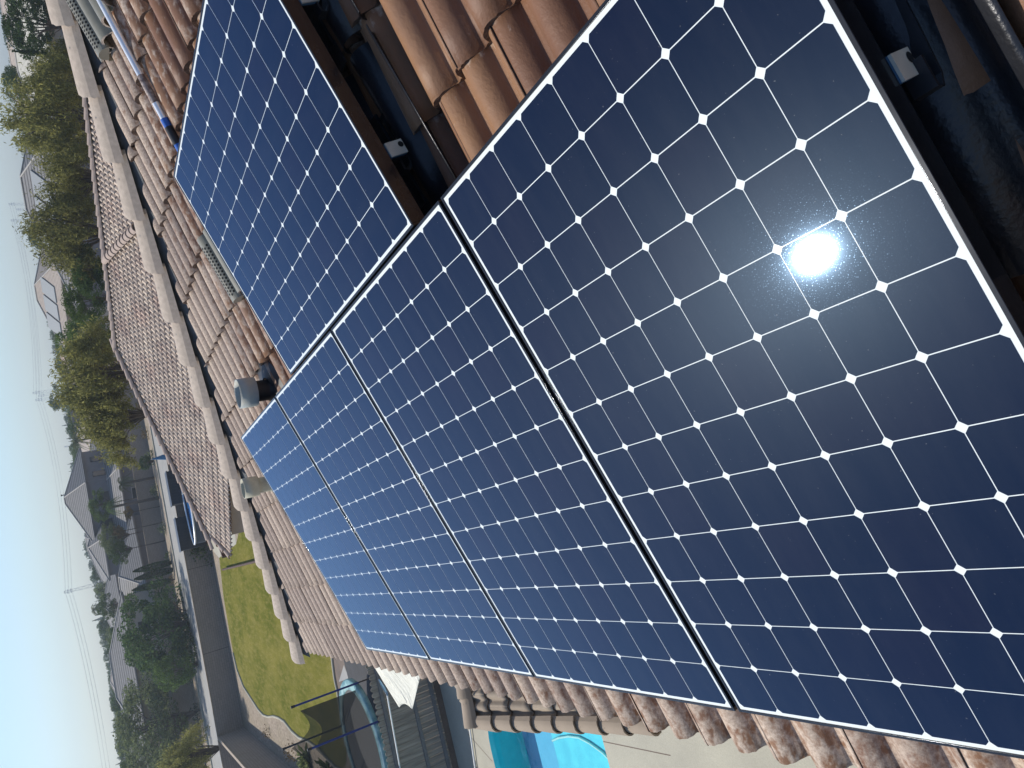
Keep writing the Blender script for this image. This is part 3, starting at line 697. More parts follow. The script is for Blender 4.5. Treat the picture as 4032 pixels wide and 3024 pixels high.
# pool tools hanging on the fence
e = empty('skimmer_net', atz(1525, 2738, -4.7)); b_ = atz(1578, 3040, -4.95) - Vector(e.location)
mb = MB(); mb.tube([(0, 0, 0), b_], 0.019, 10); mb.build('pole', M_['white'], e)
c0 = atz(1510, 2706, -4.65) - Vector(e.location)
mb = MB(); mb.tube([c0 + Vector((0.12 * math.cos(t), 0.21 * math.sin(t), 0.06 * math.sin(t))) for t in [i * math.pi / 12 for i in range(25)]], 0.010, 6, caps=False); mb.tube([(0, 0, 0), c0 * 0.4], 0.014, 6); mb.build('hoop', M_['capblue'], e)
def net_mat(name, c, alpha):
    m, nt, b = newmat(name); b.inputs['Base Color'].default_value = (*c, 1); b.inputs['Roughness'].default_value = 0.8
    t = N(nt, 'ShaderNodeBsdfTransparent'); mx = N(nt, 'ShaderNodeMixShader', inp={0: alpha}); nt.links.new(t.outputs[0], mx.inputs[1]); nt.links.new(b.outputs[0], mx.inputs[2]); nt.links.new(mx.outputs[0], nt.nodes['Material Output'].inputs[0]); return m
mb = MB(); vs = [c0 + Vector((0, 0, -0.05))] + [c0 + Vector((0.12 * math.cos(t), 0.21 * math.sin(t), 0.06 * math.sin(t))) for t in [i * math.pi / 12 for i in range(24)]]
mb.add(vs, [(0, 1 + i, 1 + (i + 1) % 24) for i in range(24)]); mb.build('net', net_mat('skimmer_mesh', (0.10, 0.28, 0.38), 0.55), e)
put(e, 'white pool skimmer pole with blue net hoop along the fence top', 'pool skimmer')
mb = MB(); mb.tube([atz(1843, 2820, G + 0.06), atz(1873, 3040, G + 0.06)], 0.022, 8); put(mb.build('pool_pole', M_['white']), 'plain white pole lying on the pale deck between fence and pool', 'pole')
# =================================================================== SHADE SAIL under the eave
def sail():
    mb = MB()
    A = atz(1472, 2622, -3.75); B = atz(1660, 2640, -3.70); T = atz(1624, 2792, -4.10); S = atz(1572, 2785, -4.25); Q = atz(1500, 2655, -3.95)
    n = 10; vs = []
    mid = A.lerp(T, 0.5)
    for i in range(n + 1):
        for j in range(n + 1):
            a = i / n; b = j / n; p = A.lerp(B, a); q = A.lerp(T, 0.0).lerp(T, 1.0)
            P_ = (A * (1 - b) + B * b * 1.0) * (1 - a) + (T) * a
            P_ = P_ + Vector((0, 0, -0.10 * math.sin(math.pi * a) * math.sin(math.pi * b)))
            vs.append(P_)
    mb.add(vs, [(i * (n + 1) + j, i * (n + 1) + j + 1, (i + 1) * (n + 1) + j + 1, (i + 1) * (n + 1) + j) for i in range(n) for j in range(n)], 0, True)
    vs = []
    for i in range(n + 1):
        a = i / n
        for j in range(n + 1):
            b = j / n; P1 = A.lerp(T, a); P2 = A.lerp(S, a); w_ = P2.lerp(P1, b); w_ = w_ + Vector((0, 0, -0.05 * math.sin(math.pi * b) * a))
            if i == n: w_ = w_ + (A - T).normalized() * 0.10 * math.sin(math.pi * b)
            vs.append(w_)
    mb.add(vs, [(i * (n + 1) + j, i * (n + 1) + j + 1, (i + 1) * (n + 1) + j + 1, (i + 1) * (n + 1) + j) for i in range(n) for j in range(n)], 0, True)
    o = mb.build('shade_sail', M_['canvas']); s = o.modifiers.new('s', 'SOLIDIFY'); s.thickness = 0.004
    put(o, 'cream folded shade sail poking out below the tile edge', 'shade sail')
sail()
# =================================================================== TRAMPOLINE
tr_c = Vector((-23.5, -7.25, G)); TR = 2.12; TZ = 0.9
te = empty('trampoline', tr_c); put(te, 'round trampoline with faded teal pad, grey mesh enclosure and blue foam poles', 'trampoline')
teal = simple('faded_teal_vinyl', (0.05, 0.26, 0.32), 0.6, var=0.35, scale=3, c2=(0.30, 0.52, 0.52))
n = 48; mb = MB()
prof = [(TR - 0.34, TZ - 0.01), (TR - 0.33, TZ + 0.03), (TR - 0.03, TZ + 0.03), (TR, TZ), (TR, TZ - 0.12), (TR - 0.02, TZ - 0.13)]
vs = [(r * math.cos(2 * math.pi * k / n), r * math.sin(2 * math.pi * k / n), z) for r, z in prof for k in range(n)]
mb.add(vs, [(i * n + k, i * n + (k + 1) % n, (i + 1) * n + (k + 1) % n, (i + 1) * n + k) for i in range(len(prof) - 1) for k in range(n)], 0, True)
mb.build('safety_pad', teal, te)
mb = MB(); mb.add([((TR - .34) * math.cos(2 * math.pi * k / n), (TR - .34) * math.sin(2 * math.pi * k / n), TZ - 0.02) for k in range(n)], [tuple(range(n))]); mb.build('jumping_mat', simple('mat', (0.05, 0.05, 0.052), 0.7, var=0.15), te)
bluef = simple('blue_foam', (0.015, 0.04, 0.20), 0.7, var=0.2); dkf = simple('dark_foam', (0.02, 0.03, 0.045), 0.7)
poles = []
for k in range(6):
    q = math.radians((70, 27, -30, -85, -140, 171)[k]); x, y = (TR + 0.06) * math.cos(q), (TR + 0.06) * math.sin(q)
    mb = MB(); mb.tube([(x, y, TZ - 0.1), (x, y, TZ + 1.95)], 0.032, 10); mb.build('enclosure_pole', bluef if k in (0, 1, 2) else dkf, te)
    mb = MB(); mb.tube([(x, y, TZ + 1.94), (x, y, TZ + 2.06)], 0.042, 10); mb.build('pole_cap', M_['grip'], te)
    mb = MB(); mb.tube([(x, y, 0), (x, y, TZ - 0.1)], 0.022, 8); mb.build('leg', M_['rail'], te)
    poles.append((x * 0.97, y * 0.97))
netm = net_mat('enclosure_mesh', (0.030, 0.032, 0.026), 0.70); mb = MB()
for k in range(6):
    a, b2 = poles[k], poles[(k + 1) % 6]; m_ = 10; vs = []
    for i in range(m_ + 1):
        t = i / m_; sag = math.sin(math.pi * t)
        for z, pull in ((TZ - 0.02, 0.0), (TZ + 0.6, 0.10), (TZ + 1.2, 0.2), (TZ + 1.80 - 0.42 * sag, 0.30)):
            x = (a[0] * (1 - t) + b2[0] * t) * (1 - 0.12 * sag * pull * 2 + (0.05 * sag if pull == 0 else 0)) * 0.93; y = (a[1] * (1 - t) + b2[1] * t) * (1 - 0.12 * sag * pull * 2) * 0.93
            vs.append((x, y, z))
    mb.add(vs, [(i * 4 + j, i * 4 + j + 1, i * 4 + 5 + j, i * 4 + 4 + j) for i in range(m_) for j in range(3)], 0, True)
mb.build('safety_net', netm, te)
# =================================================================== BLOCK WALLS
def wall(x0, y0, x1, y1, th, z0, z1, label, cap=0.05, post=None):
    L = math.hypot(x1 - x0, y1 - y0); e = empty('block_wall', (x0, y0, G), math.atan2(y1 - y0, x1 - x0)); put(e, label, 'wall')
    mb = MB(); mb.box(0, L, -th / 2, th / 2, z0 - G - 0.1, z1 - G - cap); mb.build('wall_body', M_['block'], e)
    mb = MB(); mb.box(-0.01, L + 0.01, -th / 2 - 0.015, th / 2 + 0.015, z1 - G - cap, z1 - G); mb.build('coping', M_['cap_low'], e)
    if post:
        for p in post: mb = MB(); mb.box(p - 0.02, p + 0.02, -th / 2 - 0.006, th / 2 + 0.006, 0, z1 - G - cap - .002); mb.build('expansion_joint', M_['mulch'], e)
    return e
wall(-57.8, -11.9, -57.8, 40, 0.2, G, -4.73, 'long brown block wall behind the lawn, its face in shade', post=(5.9, 12, 18))
wall(-57.6, -11.8, -28, -11.8, 0.2, G, -4.73, 'brown block side wall running from the far lawn corner towards the camera')
wall(-58.0, -12.0, -58.0, -45, 0.2, G, -4.73, 'block wall of the neighbouring yard left of the lawn corner')
wall(-94.5, -60, -94.5, 60, 0.2, G, -4.45, 'far block wall on the other side of the road, below the houses')
poly('road', [(-86, -120, G + 0.004), (-63, -120, G + 0.004), (-63, 140, G + 0.004), (-86, 140, G + 0.004)], conc_mat('road_concrete', (0.27, 0.26, 0.235), (0.34, 0.325, 0.29)))
mb = MB(); mb.box(-86.3, -86, -120, 140, G - .1, G + 0.13); mb.box(-63, -62.7, -120, 140, G - .1, G + 0.13); structure(mb.build('kerb', M_['deck']))
mb = MB(); mb.add([(-94.3, -120, G + .006), (-87.6, -120, G + .006), (-87.6, 140, G + .006), (-94.3, 140, G + .006)], [(0, 1, 2, 3)]); structure(mb.build('verge', M_['dirt']))
# steel post lying over the lawn
a = atz(877, 2243, G + 0.25); b_ = atz(1010, 2210, G + 0.25)
mb = MB(); mb.tube([a, b_ + (b_ - a) * 0.5], 0.07, 8); put(mb.build('timber_beam', simple('rusty_brown', (0.075, 0.035, 0.02), 0.85)), 'reddish brown beam over the lawn beside the last hip tiles', 'beam')
# =================================================================== 45 degree single storey outbuilding
ob = empty('outbuilding', (-29, 4, G)); put(ob, 'single storey building with pale blended barrel tile roof behind our hip', 'building')
ZE = -3.05; q = math.radians(45); cd_ = Vector((-math.cos(q), -math.sin(q), 0)); dn_ = Vector((math.sin(q), -math.cos(q), 0))
up_ = (Vector((-dn_.x, -dn_.y, 1 / 3))).normalized(); nn_ = Vector((dn_.x / 3, dn_.y / 3, 1)).normalized()
E0 = atz(905, 1970, ZE)
def onp(x, y):
    d = Vector(ray(x, y)); C0 = Vector(CAM); return C0 + d * ((E0 - C0).dot(nn_) / d.dot(nn_))
hipA = onp(461, 1370); hipB = onp(848, 2160); rdg0 = onp(420, 1010); eaveB = onp(913, 2190)
up0 = (hipA - E0).dot(up_); eA = (eaveB - E0).dot(cd_); hA = (hipA - E0).dot(cd_)
NC = int(up0 / 0.305) + 1; EXF = up0 / NC; PF = 0.172
hipdir = (hipB - hipA); hipdir.z = 0; hipdir.normalize(); hipn = Vector((hipdir.y, -hipdir.x, 0))
if hipn.dot(cd_) < 0: hipn = -hipn
ru = max((rdg0 - E0).dot(cd_), -60)
i0 = int(-11.5 / (2 * PF)); i1 = int(max(hA, eA) / (2 * PF)) + 2
mf = tilefield('tiled_roof', ob, [M_['tile_far'], M_['tile_edge']], (E0, cd_, up_, nn_), i0, i1, 0, NC, u_off=0, seg=6, pitch=PF, expo=EXF, v0=0, base=-0.04, hs=1.25, thick=0.02,
               clips=[(tuple(hipA), tuple(hipn)), (tuple(eaveB), tuple(cd_))], clean=lambda u, v: 0.45 + 0.4 * math.sin(u * 3.1) * math.sin(v * 2.3), jit=0.006)
keep(mf)
cf = cap_mesh(); rf = cf.build('ridge_tile', [M_['cap_far'], M_['hole']], mf)
rlen = 14.0; place_caps(rf, mf, hipA + Vector((0, 0, 0.03)), -cd_, 38, 0.37, s=1.1)
hf = cf.build('hip_tile', [M_['cap_far'], M_['hole']], mf)
hv = (hipA - hipB); place_caps(hf, mf, hipB + Vector((0, 0, 0.04)), hv.normalized(), int(hv.length / 0.37) + 1, 0.37, s=1.15)
rk2 = cf.build('rake_tile', [M_['cap_far'], M_['hole']], mf)
rp = hipB; rv = (rp - eaveB); place_caps(rk2, mf, eaveB + Vector((0, 0, 0.03)), up_, max(2, int(rv.length / 0.37)), 0.37, s=0.9)
# second hip near (560,880)->(425,1030)
h2a = onp(425, 1022); h2b = onp(548, 893); hf2 = cf.build('hip_tile', [M_['cap_far'], M_['hole']], mf)
h2 = h2a - h2b; place_caps(hf2, mf, h2b + Vector((0, 0, 0.06)), h2.normalized(), int(h2.length / 0.3), 0.3, s=1.3, lift=0.03)
# far slopes and walls of the outbuilding
mb = MB(); bk_ = -dn_
R0 = hipA; R1 = hipA - cd_ * 14; rh = up0 * c_
mb.quad(R0, R1, R1 + bk_ * rh + Vector((0, 0, -rh / 3)), R0 + bk_ * rh + Vector((0, 0, -rh / 3)))
mb.add([R0, R0 + bk_ * rh + Vector((0, 0, -rh / 3)), hipB + hipn * 1.2], [(0, 1, 2)])
keep(mb.build('back_slope', M_['tile_edge'], ob))
mb = MB(); W0 = E0 - dn_ * 0.6; 
wa = [E0 + cd_ * (eA - 0.4) - dn_ * 0.6, E0 - cd_ * 11 - dn_ * 0.6, E0 - cd_ * 11 - dn_ * (rh * 2 - 0.6), E0 + cd_ * (hA - 0.2) - dn_ * (rh * 2 - 0.6)]
wa = [Vector((p.x, p.y, G)) for p in wa]; wt_ = [Vector((p.x, p.y, ZE - 0.15)) for p in wa]
mb.add(wa + wt_, [(0, 1, 5, 4), (1, 2, 6, 5), (2, 3, 7, 6), (3, 0, 4, 7), (4, 5, 6, 7)])
keep(mb.build('wall', M_['stucco'], ob))
fb = onp(856, 2170)
mb = MB(); Mx = Matrix.Translation(fb + Vector((0, 0, -0.2))) @ Matrix.Rotation(q + math.pi / 2, 4, 'Z'); mb.box(-0.35, 0.35, -0.05, 0.05, -0.12, 0.12, 0, Mx)
keep(mb.build('fascia', M_['fascia'], ob))
# =================================================================== above-ground pool, sheds, parasol and pots past the outbuilding
def solidz(p, z): return Vector((p.x, p.y, z))
AC = atz(745, 1985, G + 1.2)
ag = empty('above_ground_pool', (AC.x - 0.4, AC.y + 0.6, G)); put(ag, 'oval above ground pool with blue water and metal rim beyond the tiled outbuilding', 'pool')
mb = MB(); n = 40; ea, eb = 1.8, 3.4
vs = [(ea * math.cos(2 * math.pi * k / n), eb * math.sin(2 * math.pi * k / n), z) for z in (0, 1.25) for k in range(n)]
mb.add(vs, [(k, (k + 1) % n, n + (k + 1) % n, n + k) for k in range(n)], 0, True); mb.build('pool_wall', simple('navy_wall', (0.05, 0.06, 0.08), 0.5), ag)
mb = MB(); mb.tube([(ea * math.cos(2 * math.pi * k / n), eb * math.sin(2 * math.pi * k / n), 1.27) for k in range(n + 1)], 0.06, 8, caps=False); mb.build('rim', M_['alu'], ag)
mb = MB(); mb.add([(ea * .98 * math.cos(2 * math.pi * k / n), eb * .98 * math.sin(2 * math.pi * k / n), 1.12) for k in range(n)], [tuple(range(n))]); mb.build('water', simple('blue_water', (0.01, 0.12, 0.34), 0.15, var=0.1), ag)
mb = MB()
for s in (-0.25, 0.25): mb.tube([(ea + .35, 0.3 + s, 0), (ea + .05, 0.3 + s, 1.7), (ea - .3, 0.3 + s, 0.6)], 0.03, 8)
for z in (.35, .7, 1.05): mb.box(ea + .1, ea + .3, 0.05, 0.55, z, z + .04)
mb.build('ladder', M_['white'], ag)
blackp = simple('black_sheet', (0.016, 0.017, 0.021), 0.55, var=0.25, scale=4, stretch=(1, 8, 1))
def shed(x, y, wy, h, label):
    e = empty('shed', (x, y, G)); mb = MB(); mb.box(-1.1, 0, -wy / 2, wy / 2, 0, h); mb.build('shed_body', blackp, e)
    mb = MB(); k = int(wy / 0.22)
    for i in range(k): mb.box(0.001, 0.03, -wy / 2 + i * 0.22 + 0.02, -wy / 2 + i * 0.22 + 0.10, 0.05, h - 0.05)
    mb.build('ribbed_cladding', blackp, e)
    mb = MB(); mb.box(-1.2, 0.08, -wy / 2 - .05, wy / 2 + .05, h, h + 0.06); mb.build('shed_roof', M_['rail'], e)
    put(e, label, 'shed', 'dark sheds in front of the block wall')
for (xa, ya, xb, yb, lb) in ((655, 1857, 682, 1987, 'dark ribbed shed, the farther one past the blue pool'), (692, 2040, 716, 2168, 'dark ribbed shed, the one nearer the lawn corner')):
    pa, pb = atz(xa, ya, -4.75), atz(xb, yb, -4.75); cx = -56.4; k1 = (cx - CAM[0]) / (pa.x - CAM[0]); k2 = (cx - CAM[0]) / (pb.x - CAM[0])
    y1 = CAM[1] + (pa.y - CAM[1]) * k1; y2 = CAM[1] + (pb.y - CAM[1]) * k2
    zt = CAM[2] + (-4.75 - CAM[2]) * (k1 + k2) / 2
    shed(cx, (y1 + y2) / 2, abs(y1 - y2), max(1.5, zt - G), lb)
pp = atz(655, 1798, G + 1.5); e = empty('parasol', (pp.x, pp.y, G)); mb = MB()
mb.tube([(0, 0, 0), (0, 0, 2.6)], 0.03, 8); mb.build('pole', M_['white'], e)
mb = MB(); k = 8; vs = [(0, 0, 2.65)] + [((0.3 + 0.05 * (i % 2)) * math.cos(i * math.pi / 8), (0.3 + 0.05 * (i % 2)) * math.sin(i * math.pi / 8), 1.1) for i in range(16)]
mb.add(vs, [(0, 1 + i, 1 + (i + 1) % 16) for i in range(16)]); mb.build('folded_canopy', simple('blue_cloth', (0.04, 0.16, 0.32), 0.8), e)
put(e, 'closed blue parasol standing beyond the tiled outbuilding', 'parasol')
# =================================================================== TREES
def leaf_mesh(name, pts, size, mat, droop=0.0, aspect=1.6, sizes=None):
    n = len(pts); pts = np.array(pts); a = rng.normal(size=(n, 3)); a[:, 2] -= droop; a /= np.linalg.norm(a, axis=1)[:, None]
    b = rng.normal(size=(n, 3)); b -= a * (a * b).sum(1)[:, None]; b /= np.linalg.norm(b, axis=1)[:, None]
    s = size * rng.uniform(0.6, 1.3, n)[:, None]
    V = np.stack([pts - a * s * aspect - b * s * 0.2, pts - b * s * 0.6, pts + a * s * aspect, pts + b * s * 0.6], 1).reshape(-1, 3)
    me = bpy.data.meshes.new(name); me.vertices.add(4 * n); me.vertices.foreach_set('co', V.astype(np.float32).ravel())
    me.loops.add(4 * n); me.loops.foreach_set('vertex_index', np.arange(4 * n, dtype=np.int32)); me.polygons.add(n)
    me.polygons.foreach_set('loop_start', np.arange(0, 4 * n, 4, dtype=np.int32)); me.polygons.foreach_set('loop_total', np.full(n, 4, dtype=np.int32))
    me.update(); me.validate(); me.materials.append(mat); return me
def crown_pts(kind, n):
    """unit crown: fits roughly in a ball of radius 1"""
    out = []; br = []
    if kind in ('dense', 'grey', 'green'):
        nc = 46
        for i in range(nc):
            d = rng.normal(size=3); d /= np.linalg.norm(d); r = rng.uniform(0.45, 0.92) ** 0.8
            c = d * r; c[2] *= 0.85 if c[2] > 0 else 0.8; rr = rng.uniform(0.14, 0.30)
            m = n // nc; q = rng.normal(size=(m, 3)); q /= np.linalg.norm(q, axis=1)[:, None]; q *= (rng.uniform(0.3, 1.0, m) ** 0.5)[:, None] * rr; q[:, 2] *= 0.75
            out.append(c + q); br.append(c)
    elif kind == 'airy':
        nc = 90
        for i in range(nc):
            d = rng.normal(size=3); d /= np.linalg.norm(d); r = rng.uniform(0.25, 1.0) ** 0.6; c = d * r
            c[2] = abs(c[2]) * 1.0 - 0.15; m = n // nc; L = rng.uniform(0.25, 0.6); t = rng.uniform(0, 1, m)
            drift = np.array([d[0] * 0.22, d[1] * 0.22, -L]); q = c + t[:, None] * drift + rng.normal(size=(m, 3)) * (0.035 + 0.05 * (1 - t[:, None])); out.append(q); br.append(c)
    elif kind == 'conifer':
        m = n; z = rng.uniform(0, 1, m) ** 1.3; lay = 0.75 + 0.25 * np.sin(z * 40 + rng.uniform(0, 1, m)); r = (1 - z) * lay * rng.uniform(0.5, 1.0, m) ** 0.5 * 0.55; q = rng.uniform(0, 2 * math.pi, m)
        out.append(np.stack([r * np.cos(q), r * np.sin(q), z * 2 - 1], 1)); br = [(0, 0, 0.6)]
    elif kind == 'cypress':
        m = n; z = rng.uniform(0, 1, m); r = 0.13 * np.sin(np.pi * np.clip(z * 0.86 + 0.14, 0, 1)) ** 0.7 * rng.uniform(0.6, 1.0, m) ** 0.4; q = rng.uniform(0, 2 * math.pi, m)
        out.append(np.stack([r * np.cos(q), r * np.sin(q), z * 2 - 1], 1)); br = [(0, 0, 0.6)]
    return np.concatenate(out), br
PROTO = {}
def proto(kind, variant, n, leaf, mat):
    key = (kind, variant)
    if key not in PROTO:
        pts, br = crown_pts(kind, n); me = leaf_mesh('crown', pts, leaf, mat, droop=0.8 if kind == 'airy' else 0.0, aspect=2.4 if kind == 'airy' else 1.4)
        mb = MB()
        for c in br[::2]:
            c = np.array(c); mb.tube([(0, 0, -1.0), tuple(c * np.array([.35, .35, 1]) + np.array([0, 0, -0.35])), tuple(c * 0.95)], [0.022, 0.012, 0.004], 5, caps=False)
        mb.tube([(0, 0, -1.05), (0.01, 0.01, -0.3), (0, 0, 0.3)], [0.032, 0.026, 0.012], 7, caps=False)
        bm_ = bpy.data.meshes.new('limbs'); bm_.from_pydata(mb.v, [], mb.f); bm_.materials.append(M_['bark'])
        mt = MB(); mt.tube([(0, 0, 0), (0.02, 0.01, 0.5), (0, 0, 1)], [0.06, 0.045, 0.04], 8, caps=False); tm = bpy.data.meshes.new('trunk'); tm.from_pydata(mt.v, [], mt.f); tm.materials.append(M_['bark'])
        PROTO[key] = (me, bm_, tm)
    return PROTO[key]
SPEC = {'dense': (11000, 0.026, 'leaf_dark'), 'green': (10000, 0.026, 'leaf_green'), 'airy': (15000, 0.018, 'leaf_olive'), 'grey': (11000, 0.024, 'leaf_grey'),
        'conifer': (3500, 0.035, 'leaf_dark'), 'cypress': (3000, 0.022, 'leaf_dark'), 'fdense': (1600, 0.065, 'leaf_dark'), 'fgrey': (1600, 0.065, 'leaf_grey'), 'rust': (3000, 0.045, 'leaf_rust')}
def tree(kind, x, y, D, ax, by, label, cat='tree', group=None, name=None, variant=0, ground=G):
    """crown centred on photo direction (x, y) at D metres; ax, by half extents in photo pixels along and across the vertical"""
    c = atd(x, y, D); d3 = (c - Vector(CAM)).length; sc_ = d3 / F
    rz_, rxy = ax * sc_ * 1.04, by * sc_ * 1.04
    base = kind; k2 = {'fdense': 'dense', 'fgrey': 'dense', 'rust': 'dense', 'grey': 'grey'}.get(kind, kind); n, leaf, mat = SPEC[kind]
    key = (kind, variant)
    if key not in PROTO: 
        me3 = proto(k2 if kind not in ('fdense', 'fgrey', 'rust') else 'dense', (kind, variant), n, leaf, M_[mat]); PROTO[key] = me3
    me, lm, tm = PROTO[key]
    nm = name or ('conifer' if kind == 'conifer' else 'cypress' if kind == 'cypress' else 'tree')
    e = empty(nm, (c.x, c.y, ground), random.uniform(0, 6.28))
    o = link('crown', me, e); o.location = (0, 0, c.z - ground); o.scale = (rxy, rxy, rz_)
    o2 = link('limbs', lm, e); o2.location = o.location; o2.scale = o.scale
    hb = c.z - ground - rz_ * 1.0
    if hb > 0.3: t = link('trunk', tm, e); t.scale = (max(rxy * .55, 1.0), max(rxy * .55, 1.0), hb + 0.05)
    put(e, label, cat, group); return e
def palm(x, y, D, rpx, label, group=None, green='leaf_green', nf=26, droop=1.0, ground=G, leaf=None):
    c = atd(x, y, D); d3 = (c - Vector(CAM)).length; R_ = rpx * d3 / F; e = empty('palm_tree', (c.x, c.y, ground)); h = c.z - ground
    mb = MB(); mb.tube([(0, 0, 0), (0.06 * R_, 0, h * .5), (0, 0, h)], [0.2, 0.15, 0.13], 8, caps=False); mb.build('trunk', M_['bark'], e)
    mb = MB()
    for k in range(nf):
        az = k * 2.399; el = math.radians(random.uniform(-25, 75)); pts = []
        for i in range(9):
            t = i / 8; r = R_ * t * math.cos(el * (1 - .3 * t)); z = R_ * (math.sin(el) * t - droop * 0.75 * t * t); pts.append(Vector((r * math.cos(az), r * math.sin(az), h + z)))
        side = Vector((-math.sin(az), math.cos(az), 0))
        for i in range(1, 9):
            a, b_ = pts[i - 1], pts[i]
            for s in (-1, 1):
                for q in (0.2, 0.7):
                    p = a.lerp(b_, q); L = R_ * 0.26 * (1 - 0.6 * abs(i / 8 - 0.45)); tip = p + side * s * L * .8 + (b_ - a).normalized() * L * .5 + Vector((0, 0, -L * 0.55)); w_ = (b_ - a) * 0.22; mb.add([p, p + w_, tip], [(0, 1, 2)])
        mb.tube(pts, 0.012 * R_, 4, caps=False)
    mb.build('fronds', M_[green], e); put(e, label, 'palm', group); return e
# --- large loose trees just past the outbuilding
tree('airy', 205, 480, 50, 165, 165, 'tall loose willowy olive tree with wispy tips against the sky', variant=0)
tree('airy', 250, 330, 54, 120, 110, 'loose olive tree right beside the street lamp and the pale ribbed roof', variant=1)
tree('airy', 290, 700, 47, 120, 130, 'olive willowy tree in front of the grey roof carrying tilted panels', variant=2)
tree('airy', 265, 920, 47, 150, 150, 'broad olive willowy tree above the joint of ridge and hip of the outbuilding', variant=0)
tree('dense', 345, 1060, 46, 70, 90, 'dark green bush crown tucked inside the olive trees behind the outbuilding ridge', variant=0)
tree('green', 330, 1180, 52, 75, 90, 'bright green leafy tree behind the middle of the outbuilding ridge', variant=0)
tree('green', 340, 1340, 60, 100, 95, 'mid green leafy tree between the two broad olive trees', variant=1)
tree('airy', 370, 1480, 45, 155, 180, 'broad olive willowy tree behind the corner where ridge meets hip on the outbuilding', variant=1)
tree('airy', 430, 1650, 45, 120, 150, 'drooping yellow olive tree at the left end of the willowy row, next to the road', variant=2)
tree('dense', 120, 90, 66, 85, 115, 'dark green broad tree against the pale ribbed roof in the top corner', variant=1)
tree('conifer', 160, 210, 60, 70, 50, 'dark cone shaped tree by the street lamp', variant=0)
tree('dense', 70, 330, 95, 55, 60, 'dark tree between the street lamp and the willowy trees', variant=0)
# --- across the road
tree('dense', 620, 2480, 86, 155, 165, 'very dark dense round tree overlapping the far block wall beyond the lawn', variant=0)
tree('green', 690, 2640, 84, 80, 70, 'lighter green side crown against the large dark tree', variant=0)
tree('grey', 600, 2860, 92, 125, 165, 'wide grey green tree with a leaning trunk in front of the far wall', variant=0)
tree('airy', 740, 2990, 61.5, 105, 85, 'yellow olive airy tree at the lower left end of the road', variant=0)
tree('green', 560, 3010, 100, 70, 60, 'green tree behind the wide grey green one', variant=1)
for i, (x, y, l) in enumerate(((600, 2232, 'rightmost of the three slim cypresses on the far wall'), (605, 2262, 'middle one of the three slim cypresses on the far wall'), (597, 2305, 'leftmost of the three slim cypresses on the far wall'))):
    tree('cypress', x, y, 92.5, 58, 95, l, 'cypress', 'slim cypresses against the far wall')
b_ = tree('dense', 572, 1822, 90, 27, 30, 'round dark clipped bush at the roadside against the far wall', 'bush', name='bush', variant=1)
tree('dense', 505, 2480, 108, 60, 60, 'dark tree behind the big dark round tree', variant=1)
tree('green', 390, 1990, 97, 38, 55, 'bright green round tree in front of the grey two storey house', variant=0)
tree('grey', 440, 2120, 97, 52, 55, 'grey green shrubbery tree at the left end of the grey house', variant=1)
tree('green', 470, 2170, 96, 40, 45, 'yellowish green bush tree over the far wall left of the grey house', 'tree', variant=1)
tree('rust', 465, 2095, 95, 24, 24, 'rust brown dry foliage beside the grey house', 'tree')
tree('rust', 505, 2020, 95, 20, 24, 'second clump of brown dry foliage near the porch of the grey house', 'tree')
palm(478, 1905, 95.5, 36, 'shaggy palm in front of the porch of the grey house', green='leaf_grey')
palm(425, 2000, 94, 34, 'palm with arching fronds before the lower roof of the grey house', droop=1.5, green='leaf_green')
palm(300, 1735, 118, 40, 'large feathery palm crown beside the upper roof of the grey house', green='leaf_grey', nf=40)
palm(238, 1450, 150, 26, 'tall slim palm standing on the skyline right of the pylons', green='leaf_dark')
palm(215, 1525, 150, 22, 'tall palm with thin trunk in front of the three pylons', green='leaf_dark')
palm(345, 1610, 112, 26, 'palm with slim trunk near the brick chimney', green='leaf_dark')
palm(370, 2400, 150, 24, 'feather palm on the skyline above the very dark tree', green='leaf_grey', nf=34)
palm(480, 2990, 170, 16, 'small fan palm on the skyline near the lower left corner', green='leaf_dark')
palm(470, 2950, 170, 14, 'second small fan palm on the skyline near the lower left corner', green='leaf_dark')
palm(302, 1095, 62, 36, 'dark palm crown below the small hipped roof in the willowy row', green='leaf_dark')
palm(640, 1755, 58, 16, 'little spiky palm beside the path wall past the outbuilding', green='leaf_grey')
tree('dense', 230, 1580, 165, 38, 34, 'round topped dark tree left of the three pylons on the skyline', variant=0)
tree('dense', 160, 930, 120, 40, 45, 'bushy dark green tree on the skyline near two far pylons', variant=1)
tree('dense', 150, 820, 130, 30, 30, 'dark tree on the skyline behind the tilted panels roof', variant=0)
# --- mid distance trees and skyline
HZ = lambda y: 10.0 + 0.1625 * y
def zone(y):
    for lim, t in ((120, 'above the beige roofs at the right end'), (330, 'behind the street lamp'), (640, 'above the willowy trees right of the pylons'), (900, 'under the first trio of pylons'), (1120, 'right of the small hipped roof'),
                   (1400, 'left of the small hipped roof'), (1620, 'around the second trio of pylons'), (1860, 'right of the grey house'), (2120, 'behind the grey house'), (2360, 'under the large lattice pylon'), (2620, 'above the very dark tree'), (2850, 'above the wide grey green tree')):
        if y < lim: return t
    return 'at the left end of the skyline'
KW = {'fdense': 'dark round tree', 'fgrey': 'grey green tree', 'green': 'fresh green tree', 'conifer': 'pointed conifer'}
k = 0
for i in range(90):
    y = random.uniform(1250, 3150); D = random.uniform(118, 210); top = random.uniform(-22, 10); half = random.uniform(26, 40) * 120 / D
    if 1760 < y < 2230 and D < 170: D += 60; top += 8
    kd = random.choice(['fdense', 'fgrey', 'fdense', 'green']); tree(kd, HZ(y) + top + half, y, D, half, half * random.uniform(.9, 1.3), KW[kd] + ' among the far houses, ' + zone(y), 'tree', KW[kd] + 's among the far houses, ' + zone(y), variant=k % 3); k += 1
